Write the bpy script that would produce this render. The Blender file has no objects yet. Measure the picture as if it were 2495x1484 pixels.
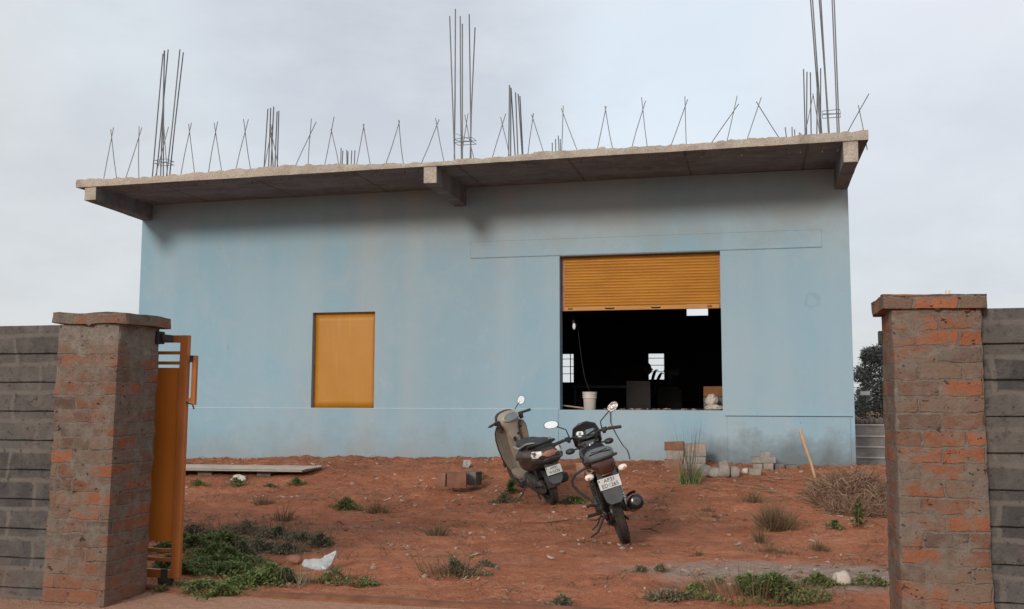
import bpy, bmesh, math, random
from mathutils import Vector, Matrix, noise, Euler
random.seed(7)
R=math.radians
sc=bpy.context.scene
col=sc.collection
# ------------------------------------------------------------------ helpers
def V(*a): return Vector(a)
class MB:
    """collects shapes and links them as one mesh object"""
    def __init__(s,M=None): s.v=[];s.f=[];s.mi=[];s.m=0;s.M=M
    def add(s,vs,fs):
        o=len(s.v)
        for p in vs:
            p=Vector(p); s.v.append(s.M@p if s.M else p)
        for f in fs: s.f.append(tuple(o+i for i in f)); s.mi.append(s.m)
        return s
    def box(s,c,d,rot=None,jit=0.0):
        x,y,z=d[0]/2,d[1]/2,d[2]/2
        c=Vector(c); m=Euler(rot).to_matrix() if rot is not None else None
        vs=[]
        for sx,sy,sz in ((-1,-1,-1),(1,-1,-1),(1,1,-1),(-1,1,-1),(-1,-1,1),(1,-1,1),(1,1,1),(-1,1,1)):
            p=Vector((sx*x,sy*y,sz*z))
            if jit: p+=Vector((random.uniform(-jit,jit),random.uniform(-jit,jit),random.uniform(-jit,jit)))
            vs.append((m@p if m else p)+c)
        return s.add(vs,[(0,3,2,1),(4,5,6,7),(0,1,5,4),(1,2,6,5),(2,3,7,6),(3,0,4,7)])
    def tube(s,pts,r,n=8,caps=True,flat=1.0):
        pts=[Vector(p) for p in pts]; k=len(pts)
        rs=r if isinstance(r,(list,tuple)) else [r]*k
        rings=[];up=None
        for i,p in enumerate(pts):
            t=(pts[min(i+1,k-1)]-pts[max(i-1,0)])
            if t.length<1e-9: t=Vector((0,0,1))
            t.normalize()
            if up is None:
                up=Vector((0,0,1)) if abs(t.z)<.9 else Vector((0,1,0))
            a=(up-t*up.dot(t))
            if a.length<1e-6: a=t.orthogonal()
            a.normalize(); b=t.cross(a); up=a
            rings.append([p+(a*math.cos(2*math.pi*j/n)*flat+b*math.sin(2*math.pi*j/n))*rs[i] for j in range(n)])
        return s.loft(rings,caps)
    def loft(s,rings,caps=True):
        n=len(rings[0]); vs=[p for rg in rings for p in rg]; fs=[]
        for i in range(len(rings)-1):
            for j in range(n):
                fs.append((i*n+j,i*n+(j+1)%n,(i+1)*n+(j+1)%n,(i+1)*n+j))
        if caps:
            fs.append(tuple(reversed(range(n)))); fs.append(tuple((len(rings)-1)*n+j for j in range(n)))
        return s.add(vs,fs)
    def lathe(s,prof,o=(0,0,0),axis=(0,0,1),n=20,caps=True):
        ax=Vector(axis).normalized(); a=ax.orthogonal().normalized(); b=ax.cross(a); o=Vector(o)
        rings=[[o+ax*h+(a*math.cos(2*math.pi*j/n)+b*math.sin(2*math.pi*j/n))*max(r,1e-5) for j in range(n)] for r,h in prof]
        return s.loft(rings,caps)
    def torus(s,c,axis,R_,prof,n=36):
        """prof: closed list of (radial, axial) offsets"""
        ax=Vector(axis).normalized(); a=ax.orthogonal().normalized(); b=ax.cross(a); c=Vector(c); k=len(prof); vs=[];fs=[]
        for i in range(n):
            d=a*math.cos(2*math.pi*i/n)+b*math.sin(2*math.pi*i/n)
            for (pr,pa) in prof: vs.append(c+d*(R_+pr)+ax*pa)
        for i in range(n):
            for j in range(k):
                fs.append((i*k+j,((i+1)%n)*k+j,((i+1)%n)*k+(j+1)%k,i*k+(j+1)%k))
        return s.add(vs,fs)
    def prism(s,poly,t0,t1):
        """poly: list of 3D points (planar); extruded between offset vectors t0 and t1"""
        n=len(poly); t0=Vector(t0);t1=Vector(t1)
        vs=[Vector(p)+t0 for p in poly]+[Vector(p)+t1 for p in poly]
        return s.add(vs,[tuple(reversed(range(n))),tuple(range(n,2*n))]+[(i,(i+1)%n,n+(i+1)%n,n+i) for i in range(n)])
    def ball(s,c,r,n=12,k=8):
        c=Vector(c); r=r if isinstance(r,(tuple,list)) else (r,r,r); rings=[]
        for i in range(k+1):
            a=math.pi*(i/k)-math.pi/2
            rings.append([c+Vector((r[0]*math.cos(a)*math.cos(2*math.pi*j/n),r[1]*math.cos(a)*math.sin(2*math.pi*j/n),r[2]*math.sin(a))) for j in range(n)])
        return s.loft(rings,False)
    def build(s,name,mat,parent=None,smooth=None,bevel=0,subsurf=0,seg=2):
        me=bpy.data.meshes.new(name); me.from_pydata([tuple(p) for p in s.v],[],s.f)
        ms=mat if isinstance(mat,(list,tuple)) else [mat]
        for m in ms: me.materials.append(m)
        if len(ms)>1: me.polygons.foreach_set('material_index',s.mi)
        bm=bmesh.new(); bm.from_mesh(me); bmesh.ops.recalc_face_normals(bm,faces=bm.faces); bm.to_mesh(me); bm.free()
        me.update()
        if smooth is not None:
            me.polygons.foreach_set('use_smooth',[True]*len(me.polygons))
            me.set_sharp_from_angle(angle=R(smooth))
        o=bpy.data.objects.new(name,me); col.objects.link(o)
        if bevel:
            b=o.modifiers.new('bevel','BEVEL'); b.width=bevel; b.segments=seg; b.limit_method='ANGLE'; b.angle_limit=R(35)
        if subsurf:
            b=o.modifiers.new('sub','SUBSURF'); b.levels=b.render_levels=subsurf
        if parent: pin(o,parent)
        return o
WORLD={}
def pin(o,parent):
    o.parent=parent
    if parent.name in WORLD: o.matrix_parent_inverse=WORLD[parent.name]
def raw(name,vs,fs,mat,parent=None,smooth=False):
    me=bpy.data.meshes.new(name); me.from_pydata(vs,[],fs); me.materials.append(mat)
    if smooth: me.polygons.foreach_set('use_smooth',[True]*len(me.polygons))
    o=bpy.data.objects.new(name,me); col.objects.link(o)
    if parent: pin(o,parent)
    return o
def tag(o,label=None,cat=None,group=None,kind=None):
    for k,v in (('label',label),('category',cat),('group',group),('kind',kind)):
        if v: o[k]=v
    return o
def thing(name,label,cat,loc=(0,0,0),rotz=0,group=None):
    o=bpy.data.objects.new(name,None); col.objects.link(o); o.empty_display_size=.2
    o.location=loc; o.rotation_euler=(0,0,rotz)
    return tag(o,label,cat,group)
def wthing(*a,**k):
    """a thing whose parts are given in world coordinates"""
    o=thing(*a,**k); WORLD[o.name]=Matrix.Translation(o.location).inverted(); return o
def ring(x,y,z,w,h,p=2.6,n=20,hd=None):
    """superellipse ring in the XZ plane at y; h up, hd down"""
    hd=h if hd is None else hd; out=[]
    for j in range(n):
        a=2*math.pi*j/n; c,s_=math.cos(a),math.sin(a)
        X=math.copysign(abs(c)**(2/p),c)*w; Z=math.copysign(abs(s_)**(2/p),s_)*(h if s_>0 else hd)
        out.append(Vector((x+X,y,z+Z)))
    return out
def lerp_table(t,x):
    if x<=t[0][0]: return t[0][1]
    for (a,b),(c,d) in zip(t,t[1:]):
        if x<=c:
            k=(x-a)/(c-a); k=k*k*(3-2*k)*.5+k*.5
            return b+(d-b)*k
    return t[-1][1]
def sstep(a,b,x):
    k=min(1,max(0,(x-a)/(b-a))); return k*k*(3-2*k)
# ------------------------------------------------------------------ materials
class NT:
    def __init__(s,name):
        m=bpy.data.materials.new(name); m.use_nodes=True; s.m=m; s.t=m.node_tree; s.n=s.t.nodes; s.l=s.t.links
        s.b=s.n['Principled BSDF']; s.tc=s.n.new('ShaderNodeTexCoord')
    def put(s,sock,v):
        if hasattr(v,'is_output') or isinstance(v,bpy.types.NodeSocket): s.l.new(v,sock)
        else: sock.default_value=v
    def mapped(s,scale=(1,1,1),loc=(0,0,0),src='Object'):
        mp=s.n.new('ShaderNodeMapping'); mp.inputs['Scale'].default_value=scale; mp.inputs['Location'].default_value=loc
        s.l.new(s.tc.outputs[src],mp.inputs['Vector']); return mp.outputs[0]
    def noise(s,scale,detail=4,rough=.55,vec=None,dist=0):
        n=s.n.new('ShaderNodeTexNoise'); n.inputs['Scale'].default_value=scale; n.inputs['Detail'].default_value=detail
        n.inputs['Roughness'].default_value=rough; n.inputs['Distortion'].default_value=dist
        s.l.new(vec if vec is not None else s.tc.outputs['Object'],n.inputs['Vector']); return n.outputs['Fac']
    def ramp(s,fac,a,b,ca=(0,0,0,1),cb=(1,1,1,1)):
        r=s.n.new('ShaderNodeValToRGB'); e=r.color_ramp.elements; e[0].position=a; e[1].position=b; e[0].color=ca; e[1].color=cb
        s.put(r.inputs[0],fac); return r.outputs[0]
    def mix(s,fac,a,b,mode='MIX'):
        n=s.n.new('ShaderNodeMix'); n.data_type='RGBA'; n.blend_type=mode
        s.put(n.inputs[0],fac); s.put(n.inputs[6],a); s.put(n.inputs[7],b); return n.outputs[2]
    def math(s,op,a,b=0.0,c=None):
        n=s.n.new('ShaderNodeMath'); n.operation=op; s.put(n.inputs[0],a); s.put(n.inputs[1],b)
        if c is not None: s.put(n.inputs[2],c)
        return n.outputs[0]
    def sep(s,vec=None):
        n=s.n.new('ShaderNodeSeparateXYZ'); s.l.new(vec if vec is not None else s.tc.outputs['Object'],n.inputs[0]); return n.outputs
    def comb(s,x,y,z):
        n=s.n.new('ShaderNodeCombineXYZ'); s.put(n.inputs[0],x);s.put(n.inputs[1],y);s.put(n.inputs[2],z); return n.outputs[0]
    def bump(s,h,strength=.3,dist=.02):
        n=s.n.new('ShaderNodeBump'); n.inputs['Strength'].default_value=strength; n.inputs['Distance'].default_value=dist
        s.put(n.inputs['Height'],h)
        s.l.new(n.outputs[0],s.b.inputs['Normal']); return n.outputs[0]
    def island(s):
        g=s.n.new('ShaderNodeNewGeometry'); return g.outputs['Random Per Island']
    def fin(s,colr,rough=.8,metal=0.0,spec=.3):
        s.put(s.b.inputs['Base Color'],colr); s.put(s.b.inputs['Roughness'],rough); s.put(s.b.inputs['Metallic'],metal)
        s.b.inputs['Specular IOR Level'].default_value=spec
        return s.m
def C(r,g,b): return (r,g,b,1)
def pm(name,a,b,scale=6,rough=.8,bump=.0,bscale=40,metal=0.0,spec=.3,detail=5,stretch=(1,1,1),lo=.35,hi=.65,dist=.01):
    """plain two-tone weathered material"""
    t=NT(name); v=t.mapped(stretch); f=t.ramp(t.noise(scale,detail,.6,v),lo,hi)
    c=t.mix(f,C(*a),C(*b))
    if bump: t.bump(t.noise(bscale,4,.6,v),bump,dist)
    rr=t.math('MULTIPLY_ADD',t.noise(scale*3,3,.5,v),.25,rough-.12)
    return t.fin(c,rr,metal,spec)
def island_mat(name,cols,rough=.75,spec=.25,trans=0.0):
    t=NT(name); r=t.n.new('ShaderNodeValToRGB'); r.color_ramp.interpolation='LINEAR'
    e=r.color_ramp.elements; e[0].position=0; e[0].color=C(*cols[0]); e[1].position=1; e[1].color=C(*cols[-1])
    for i,c_ in enumerate(cols[1:-1]):
        x=e.new((i+1)/(len(cols)-1)); x.color=C(*c_)
    t.l.new(t.island(),r.inputs[0])
    m=t.fin(r.outputs[0],rough,0,spec)
    if trans:
        tr=t.n.new('ShaderNodeBsdfTranslucent'); t.l.new(r.outputs[0],tr.inputs[0]); mx=t.n.new('ShaderNodeMixShader'); mx.inputs[0].default_value=trans
        t.l.new(t.b.outputs[0],mx.inputs[1]); t.l.new(tr.outputs[0],mx.inputs[2]); t.l.new(mx.outputs[0],t.n['Material Output'].inputs[0])
    return m
# ------------------------------------------------------------------ camera
HC=1.35
cr=Vector((0.97230412,0.23370756,0.00234088)); cu=Vector((0.02027209,-0.09430843,0.99533661)); cf=Vector((-0.23283845,0.96772243,0.09643421))
cd=bpy.data.cameras.new('camera'); cam=bpy.data.objects.new('camera',cd); col.objects.link(cam)
cam.matrix_world=Matrix(((cr.x,cu.x,-cf.x,0),(cr.y,cu.y,-cf.y,0),(cr.z,cu.z,-cf.z,HC),(0,0,0,1)))
cd.sensor_width=36; cd.lens=35.08; cd.clip_end=3000; cd.clip_start=.05
sc.camera=cam
def ray(px,py):   # photograph measured at 2494 x 1484
    return cf+cr*((px-1247)/2430.1)-cu*((py-742)/2430.1)
def atY(px,py,Y):
    d=ray(px,py); return Vector((d.x*Y/d.y,Y,d.z*Y/d.y+HC))
# ------------------------------------------------------------------ ground
GT=[(-80,-.3),(0,-.06),(5.5,-.02),(6.6,0.0),(8,.03),(9.3,.055),(10.5,.068),(11.7,.105),(12.6,.19),(13.6,.33),(15,.44),(18,.3),(30,.2),(100,0),(400,0)]
def gbase(x,y):
    z=lerp_table(GT,y)
    z-=.07*sstep(-6.5,-10,x)*sstep(11,15,y)
    m=math.exp(-(((x+3.9)/1.1)**2+((y-14.4)/.9)**2)); z+=.06*m      # soil heap under the wall
    m=math.exp(-(((x+1.75)/.8)**2+((y-14.2)/.7)**2)); z+=.05*m
    m=math.exp(-(((x+2.35)/.55)**2+((y-13.2)/.5)**2)); z+=.10*m
    m=math.exp(-(((x-.25)/1.3)**2+((y-8.0)/.55)**2)); z+=.05*m       # sand heap, flat
    return z
def gz(x,y):
    z=gbase(x,y)
    if -14<x<7 and 4<y<17:
        k=sstep(6.35,6.9,y)
        amp=(.15+.85*k)
        z+=amp*(.034*noise.noise((x*.9,y*.9,1.7))+.020*noise.noise((x*2.3,y*2.6,4.1))+.012*noise.noise((x*6,y*7,9.2)))
        z+=amp*.014*noise.noise((x*14,y*16,2.2))+amp*.009*noise.noise((x*33,y*35,5.2))
        w=sstep(13.7,14.8,y); z+=w*(.035*abs(noise.noise((x*4.5,y*5,7.7)))+.02*noise.noise((x*11,y*11,3.3)))
    return z
def gp(px,py):
    d=ray(px,py); lo,hi=4.0,60.0
    t=lo
    while t<hi:
        p=d*t
        if p.z+HC<gbase(p.x,p.y): break
        t+=.05
    a,b=t-.05,t
    for _ in range(20):
        m=(a+b)/2; p=d*m
        if p.z+HC<gbase(p.x,p.y): b=m
        else: a=m
    p=d*b; return Vector((p.x,p.y,gz(p.x,p.y)))
def axis_lines(fine0,fine1,step,lo,hi):
    a=[];x=fine0
    while x<fine1: a.append(x); x+=step
    s=step
    while x<hi: a.append(x); s*=1.35; x+=s
    a.append(hi); b=[];s=step;x=fine0-step
    while x>lo: b.append(x); s*=1.35; x-=s
    b.append(lo); return b[::-1]+a
gx=axis_lines(-10.6,2.6,.042,-900,900); gy=axis_lines(5.2,15.2,.036,-400,2000)
vs=[(x,y,gz(x,y)) for y in gy for x in gx]; nx=len(gx)
fs=[(j*nx+i,j*nx+i+1,(j+1)*nx+i+1,(j+1)*nx+i) for j in range(len(gy)-1) for i in range(nx-1)]
t=NT('red_soil')
S=t.sep(); X,Y=S[0],S[1]
n1=t.noise(.8,5,.6); n2=t.noise(3.5,6,.65); n3=t.noise(16,5,.65); n4=t.noise(70,3,.6)
c=t.mix(t.ramp(n1,.35,.65),C(.34,.112,.055),C(.45,.165,.088))
c=t.mix(t.ramp(n2,.45,.72),c,C(.52,.215,.12))
c=t.mix(t.math('MULTIPLY',t.ramp(n3,.50,.70),.65),c,C(.20,.075,.042))
c=t.mix(t.math('MULTIPLY',t.ramp(n4,.55,.75),.6),c,C(.52,.29,.19))
c=t.mix(t.math('MULTIPLY',t.ramp(t.noise(45,3,.6,t.mapped((1,1.3,1),(5,3,0))),.57,.72),.4),c,C(.15,.065,.042))
c=t.mix(t.math('MULTIPLY',t.ramp(t.noise(.55,6,.7,t.mapped((1,1.6,1),(2,9,0))),.46,.66),.55),c,C(.23,.115,.072))
c=t.mix(t.math('MULTIPLY',t.ramp(t.noise(1.3,6,.75,t.mapped((1,2.4,1),(6,1,0))),.54,.70),.55),c,C(.52,.275,.185))
c=t.mix(t.math('MULTIPLY',t.ramp(t.noise(28,5,.75,t.mapped((.6,2.0,1),(1,8,0))),.54,.66),.5),c,C(.15,.065,.04))
sx=t.math('MULTIPLY',t.math('SUBTRACT',X,.22),.72); sy=t.math('MULTIPLY',t.math('SUBTRACT',Y,7.95),1.5)
rad=t.math('ADD',t.math('POWER',t.math('ABSOLUTE',sx),2.0),t.math('POWER',t.math('ABSOLUTE',sy),2.0))
rad=t.math('ADD',rad,t.math('MULTIPLY',t.math('SUBTRACT',t.noise(3.0,6,.65),.5),1.6))
sand=t.ramp(rad,.25,1.15,C(1,1,1),C(0,0,0))
c=t.mix(t.math('MULTIPLY',sand,.9),c,t.mix(t.ramp(n3,.4,.6),C(.27,.205,.165),C(.38,.30,.25)))
ap=t.ramp(t.math('ADD',Y,t.math('MULTIPLY',t.math('SUBTRACT',n2,.5),.22)),0,1)
apm=t.math('LESS_THAN',t.math('ADD',Y,t.math('MULTIPLY',t.math('SUBTRACT',n2,.5),.16)),6.42)
c=t.mix(t.math('MULTIPLY',apm,.9),c,t.mix(t.ramp(n3,.4,.65),C(.40,.225,.15),C(.47,.28,.195)))
far=t.ramp(Y,0,1); 
dr=t.math('GREATER_THAN',Y,17.5)
c=t.mix(t.math('MULTIPLY',dr,.7),c,C(.16,.13,.08))
t.bump(t.math('ADD',t.math('MULTIPLY',n3,.7),t.math('MULTIPLY',n4,.5)),.95,.04)
ground_mat=t.fin(c,.95,0,.12)
g=raw('ground',vs,fs,ground_mat,smooth=True); tag(g,'bare red soil yard rising gently from the gate to the blue building','ground',kind='structure')
# ------------------------------------------------------------------ building
t=NT('blue_wall_paint')
S=t.sep(); X,Z=S[0],S[2]
st=t.noise(1.0,5,.6,t.mapped((2.2,2.2,.7))); st2=t.noise(1.0,4,.6,t.mapped((9,9,.5))); big=t.noise(.35,4,.6,t.mapped((1,1,1),(3.1,0,1.7)))
fine=t.noise(60,3,.6); sect=t.noise(1.0,2,.4,t.mapped((1.15,.01,.06),(2.7,0,0))); cloud=t.noise(1.6,7,.68,t.mapped((1,1,1),(5,5,5)),.6)
c=t.mix(t.ramp(big,.36,.62),C(.205,.355,.445),C(.28,.385,.445))
wx=t.math('ADD',X,t.math('ADD',t.math('MULTIPLY',t.math('SUBTRACT',cloud,.5),2.2),t.math('MULTIPLY',t.math('SUBTRACT',Z,2.5),-.25)))
def mr(v,a,b):
    m=t.n.new('ShaderNodeMapRange'); m.interpolation_type='SMOOTHSTEP'; m.inputs[1].default_value=a; m.inputs[2].default_value=b; t.l.new(v,m.inputs[0]); return m.outputs[0]
c=t.mix(t.math('MULTIPLY',mr(wx,-7.6,-6.2),.8),c,C(.292,.352,.39))
c=t.mix(t.math('MULTIPLY',mr(wx,-4.3,-3.5),.75),c,t.mix(t.ramp(big,.36,.62),C(.255,.385,.465),C(.305,.40,.45)))
c=t.mix(t.math('MULTIPLY',t.ramp(st,.42,.66),.3),c,C(.265,.365,.42))
c=t.mix(t.math('MULTIPLY',t.ramp(st2,.5,.75),.2),c,C(.24,.335,.39))
c=t.mix(t.math('MULTIPLY',t.ramp(t.noise(2.2,6,.7,t.mapped((1.6,1,.7),(0,0,8))),.58,.75),.35),c,C(.31,.35,.37))
c=t.mix(t.math('MULTIPLY',t.ramp(t.math('ADD',sect,t.math('MULTIPLY',t.math('SUBTRACT',cloud,.5),.35)),.44,.56),.35),c,C(.16,.33,.43))
c=t.mix(t.math('MULTIPLY',t.ramp(cloud,.46,.68),.42),c,C(.315,.388,.425))
c=t.mix(t.math('MULTIPLY',t.ramp(t.noise(11,5,.7,t.mapped((1,1,1),(9,1,2))),.60,.72),.28),c,C(.20,.29,.33))
c=t.mix(t.math('MULTIPLY',t.ramp(t.noise(3.2,5,.7,t.mapped((3.5,1,.9),(1,4,6))),.64,.74),.3),c,C(.165,.25,.29))
c=t.mix(t.math('MULTIPLY',t.ramp(t.noise(2.6,6,.75,t.mapped((1.5,1,1.2),(8,2,6))),.57,.68),.22),c,C(.36,.42,.45))
# warm olive tint high on the wall, fading out near its top, and the mortar splashes at its foot
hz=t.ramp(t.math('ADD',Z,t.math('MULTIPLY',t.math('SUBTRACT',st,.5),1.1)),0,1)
tint=t.n.new('ShaderNodeMapRange'); tint.inputs[1].default_value=3.55; tint.inputs[2].default_value=4.25; t.l.new(t.math('ADD',Z,t.math('MULTIPLY',t.math('SUBTRACT',cloud,.5),1.5)),tint.inputs[0])
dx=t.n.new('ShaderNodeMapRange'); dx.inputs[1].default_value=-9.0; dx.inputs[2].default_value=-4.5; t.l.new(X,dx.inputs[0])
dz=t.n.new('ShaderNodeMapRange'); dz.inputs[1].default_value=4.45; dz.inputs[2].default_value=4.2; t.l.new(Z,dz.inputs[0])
c=t.mix(t.math('MULTIPLY',t.math('MULTIPLY',t.math('MULTIPLY',tint.outputs[0],dz.outputs[0]),dx.outputs[0]),.52),c,C(.255,.25,.222))
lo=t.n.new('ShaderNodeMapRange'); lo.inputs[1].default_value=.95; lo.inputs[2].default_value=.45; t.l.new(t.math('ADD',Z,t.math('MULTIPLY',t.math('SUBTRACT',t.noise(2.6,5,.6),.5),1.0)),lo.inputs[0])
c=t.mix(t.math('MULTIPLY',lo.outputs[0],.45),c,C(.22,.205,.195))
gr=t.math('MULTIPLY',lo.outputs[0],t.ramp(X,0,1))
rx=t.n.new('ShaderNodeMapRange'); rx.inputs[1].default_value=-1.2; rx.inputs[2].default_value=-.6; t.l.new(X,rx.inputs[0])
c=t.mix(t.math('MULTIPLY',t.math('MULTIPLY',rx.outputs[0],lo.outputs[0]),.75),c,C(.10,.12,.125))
c=t.mix(t.math('MULTIPLY',t.ramp(t.noise(26,2,.5),.70,.76),.5),c,C(.16,.2,.22))
mx,mz=0.86,2.815
rr=t.math('SQRT',t.math('ADD',t.math('POWER',t.math('SUBTRACT',X,mx),2.0),t.math('POWER',t.math('SUBTRACT',Z,mz),2.0)))
rr=t.math('ADD',rr,t.math('MULTIPLY',t.math('SUBTRACT',t.noise(9,5,.7),.5),.22))
c=t.mix(t.math('MULTIPLY',t.math('LESS_THAN',t.math('ABSOLUTE',t.math('SUBTRACT',rr,.09)),.022),.16),c,C(.12,.17,.2))
t.bump(t.math('ADD',t.math('MULTIPLY',fine,.25),t.noise(4,5,.6)),.35,.012)
blue=t.fin(c,.85,0,.2)
raw_conc=pm('dark_plaster',(.085,.088,.096),(.12,.12,.125),2,.95,.3,30)  # base colour set dark so the interior reads near black
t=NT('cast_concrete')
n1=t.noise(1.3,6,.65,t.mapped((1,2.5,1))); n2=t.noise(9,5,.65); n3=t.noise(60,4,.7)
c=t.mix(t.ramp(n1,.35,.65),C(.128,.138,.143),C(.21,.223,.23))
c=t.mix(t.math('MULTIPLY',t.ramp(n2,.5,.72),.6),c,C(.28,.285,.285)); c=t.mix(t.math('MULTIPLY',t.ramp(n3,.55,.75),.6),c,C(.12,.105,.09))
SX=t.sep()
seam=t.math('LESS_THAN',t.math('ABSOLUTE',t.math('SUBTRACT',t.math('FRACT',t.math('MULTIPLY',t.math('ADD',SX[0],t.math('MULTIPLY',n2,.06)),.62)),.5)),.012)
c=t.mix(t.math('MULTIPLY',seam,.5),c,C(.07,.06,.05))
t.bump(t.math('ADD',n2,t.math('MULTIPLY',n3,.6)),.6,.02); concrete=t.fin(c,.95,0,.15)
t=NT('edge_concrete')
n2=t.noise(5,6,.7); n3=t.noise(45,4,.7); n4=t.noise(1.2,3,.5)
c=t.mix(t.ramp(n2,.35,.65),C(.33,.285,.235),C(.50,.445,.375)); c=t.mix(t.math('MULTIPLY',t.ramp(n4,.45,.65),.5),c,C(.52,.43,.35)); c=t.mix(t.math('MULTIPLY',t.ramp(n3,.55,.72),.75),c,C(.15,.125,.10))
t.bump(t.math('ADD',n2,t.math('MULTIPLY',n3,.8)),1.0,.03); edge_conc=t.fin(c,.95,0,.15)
t=NT('orange_enamel')
n1=t.noise(1.2,4,.6); n2=t.noise(1,5,.6,t.mapped((14,14,1.2))); n3=t.noise(34,3,.6)
c=t.mix(t.ramp(n1,.35,.65),C(.36,.152,.010),C(.40,.172,.013)); c=t.mix(t.math('MULTIPLY',t.ramp(n2,.55,.70),.4),c,C(.43,.22,.06)); c=t.mix(t.math('MULTIPLY',t.ramp(n3,.66,.74),.5),c,C(.30,.11,.05))
t.bump(t.noise(7,4,.6),.15,.01); orange=t.fin(c,.5,0,.35)
shut_or=pm('orange_shutter_paint',(.34,.138,.010),(.41,.175,.016),1.5,.45,.1,60,0,.4,5,(1,1,6))
purple=pm('worn_primer',(.36,.16,.13),(.42,.24,.2),9,.6)
steel_rod=pm('rebar_steel',(.13,.15,.155),(.20,.18,.165),2.5,.6,.2,200,.35,.4)
black_iron=pm('black_iron',(.02,.02,.021),(.05,.045,.04),8,.6,.2,60)
grille_m=pm('grille_paint',(.10,.105,.11),(.15,.15,.155),8,.6)
BX0,BX1,BY0,BY1,ZT=-10.157,1.401,15.0,27.0,4.74
bld=wthing('workshop_building','long single storey blue workshop with jutting concrete roof slab and bare rebars','building',(-4.4,15,.42))
def holed(u0,u1,z0,z1,holes,pos,thick,axis):
    """wall sheet with real openings; axis 'y': runs along X at y=pos; 'x': runs along Y at x=pos. slot 0 outside, slot 1 inside"""
    us=sorted({u0,u1,*[h[0] for h in holes],*[h[1] for h in holes]}); zs=sorted({z0,z1,*[h[2] for h in holes],*[h[3] for h in holes]})
    P=(lambda u,d,z:(u,pos+d,z)) if axis=='y' else (lambda u,d,z:(pos+d,u,z))
    mb=MB(); inh=lambda u,z:any(h[0]<u<h[1] and h[2]<z<h[3] for h in holes)
    for i in range(len(us)-1):
        for j in range(len(zs)-1):
            a,b,c_,d=us[i],us[i+1],zs[j],zs[j+1]
            if inh((a+b)/2,(c_+d)/2): continue
            mb.m=0; mb.add([P(a,0,c_),P(b,0,c_),P(b,0,d),P(a,0,d)],[(0,1,2,3)])
            mb.m=1; mb.add([P(a,thick,c_),P(b,thick,c_),P(b,thick,d),P(a,thick,d)],[(3,2,1,0)])
    mb.m=0
    for (a,b,c_,d) in holes+[(u0,u1,z0,z1)]:
        for q in (((a,c_),(b,c_)),((b,c_),(b,d)),((b,d),(a,d)),((a,d),(a,c_))):
            mb.add([P(q[0][0],0,q[0][1]),P(q[1][0],0,q[1][1]),P(q[1][0],thick,q[1][1]),P(q[0][0],thick,q[0][1])],[(0,1,2,3)])
    return mb
def wall_build(mb,name,mats,parent):
    me=bpy.data.meshes.new(name); 
    o=mb.build(name,mats,parent)
    bm=bmesh.new(); bm.from_mesh(o.data); bmesh.ops.remove_doubles(bm,verts=bm.verts,dist=1e-4); bmesh.ops.recalc_face_normals(bm,faces=bm.faces); bm.to_mesh(o.data); bm.free()
    bpy.data.meshes.remove(me)
    return o
DX0,DX1,DZ0,DZ1=-2.858,-.432,1.222,3.579
WX0,WX1,WZ0,WZ1=-6.949,-5.868,1.222,2.778
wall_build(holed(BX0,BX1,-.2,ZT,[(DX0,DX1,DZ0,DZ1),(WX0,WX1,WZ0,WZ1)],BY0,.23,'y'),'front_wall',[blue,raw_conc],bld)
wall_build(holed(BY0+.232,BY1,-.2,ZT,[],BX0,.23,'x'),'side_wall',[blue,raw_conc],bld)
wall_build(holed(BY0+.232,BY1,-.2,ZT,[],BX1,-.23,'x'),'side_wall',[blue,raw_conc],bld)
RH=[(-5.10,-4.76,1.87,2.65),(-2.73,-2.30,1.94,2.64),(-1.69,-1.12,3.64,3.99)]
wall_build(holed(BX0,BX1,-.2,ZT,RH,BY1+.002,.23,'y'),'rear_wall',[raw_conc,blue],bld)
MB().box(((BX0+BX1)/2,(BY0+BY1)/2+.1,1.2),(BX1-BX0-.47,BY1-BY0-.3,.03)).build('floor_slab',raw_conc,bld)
# low raised plaster bands on the facade
def band(mb,x0,x1,z0,z1,proud):
    mb.prism([(x0,15.0,z0),(x1,15.0,z0),(x1,15.0,z1),(x0,15.0,z1)],(0,-proud,0),(0,-.0005,0))
mb=MB(); band(mb,BX0+.002,DX0-.02,-.2,1.228,.010); mb.build('plinth_band',blue,bld,bevel=.004)
pale=pm('bare_plaster_edge',(.40,.47,.50),(.52,.57,.59),9,.9)
mb=MB(); mb.prism([(BX0+.004,15,1.2285),(DX0-.03,15,1.2285),(DX0-.03,15,1.236),(BX0+.004,15,1.236)],(0,-.012,0),(0,-.0005,0)); mb.build('plinth_edge',pale,bld)
mb=MB(); band(mb,-.37,1.34,-.2,1.135,.016); mb.build('plinth_panel',blue,bld,bevel=.008)
mb=MB(); band(mb,-.40,1.37,1.145,1.165,.03); mb.build('plinth_moulding',blue,bld,bevel=.006)
jn=pm('plaster_joint',(.17,.22,.25),(.26,.31,.335),8,.9)
mb=MB(); mb.prism([(-4.285,15,3.586),(1.02,15,3.586),(1.02,15,3.5935),(-4.285,15,3.5935)],(0,-.010,0),(0,-.0005,0)); mb.prism([(-4.285,15,3.594),(-4.2775,15,3.594),(-4.2775,15,3.845),(-4.285,15,3.845)],(0,-.010,0),(0,-.0005,0)); mb.prism([(-4.28,15,3.8455),(1.02,15,3.8455),(1.02,15,3.850),(-4.28,15,3.850)],(0,-.010,0),(0,-.0005,0)); mb.build('lintel_joint',jn,bld)
mb=MB(); band(mb,-4.277,1.018,3.594,3.845,.011); mb.build('lintel_band',blue,bld,bevel=.003)
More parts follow.
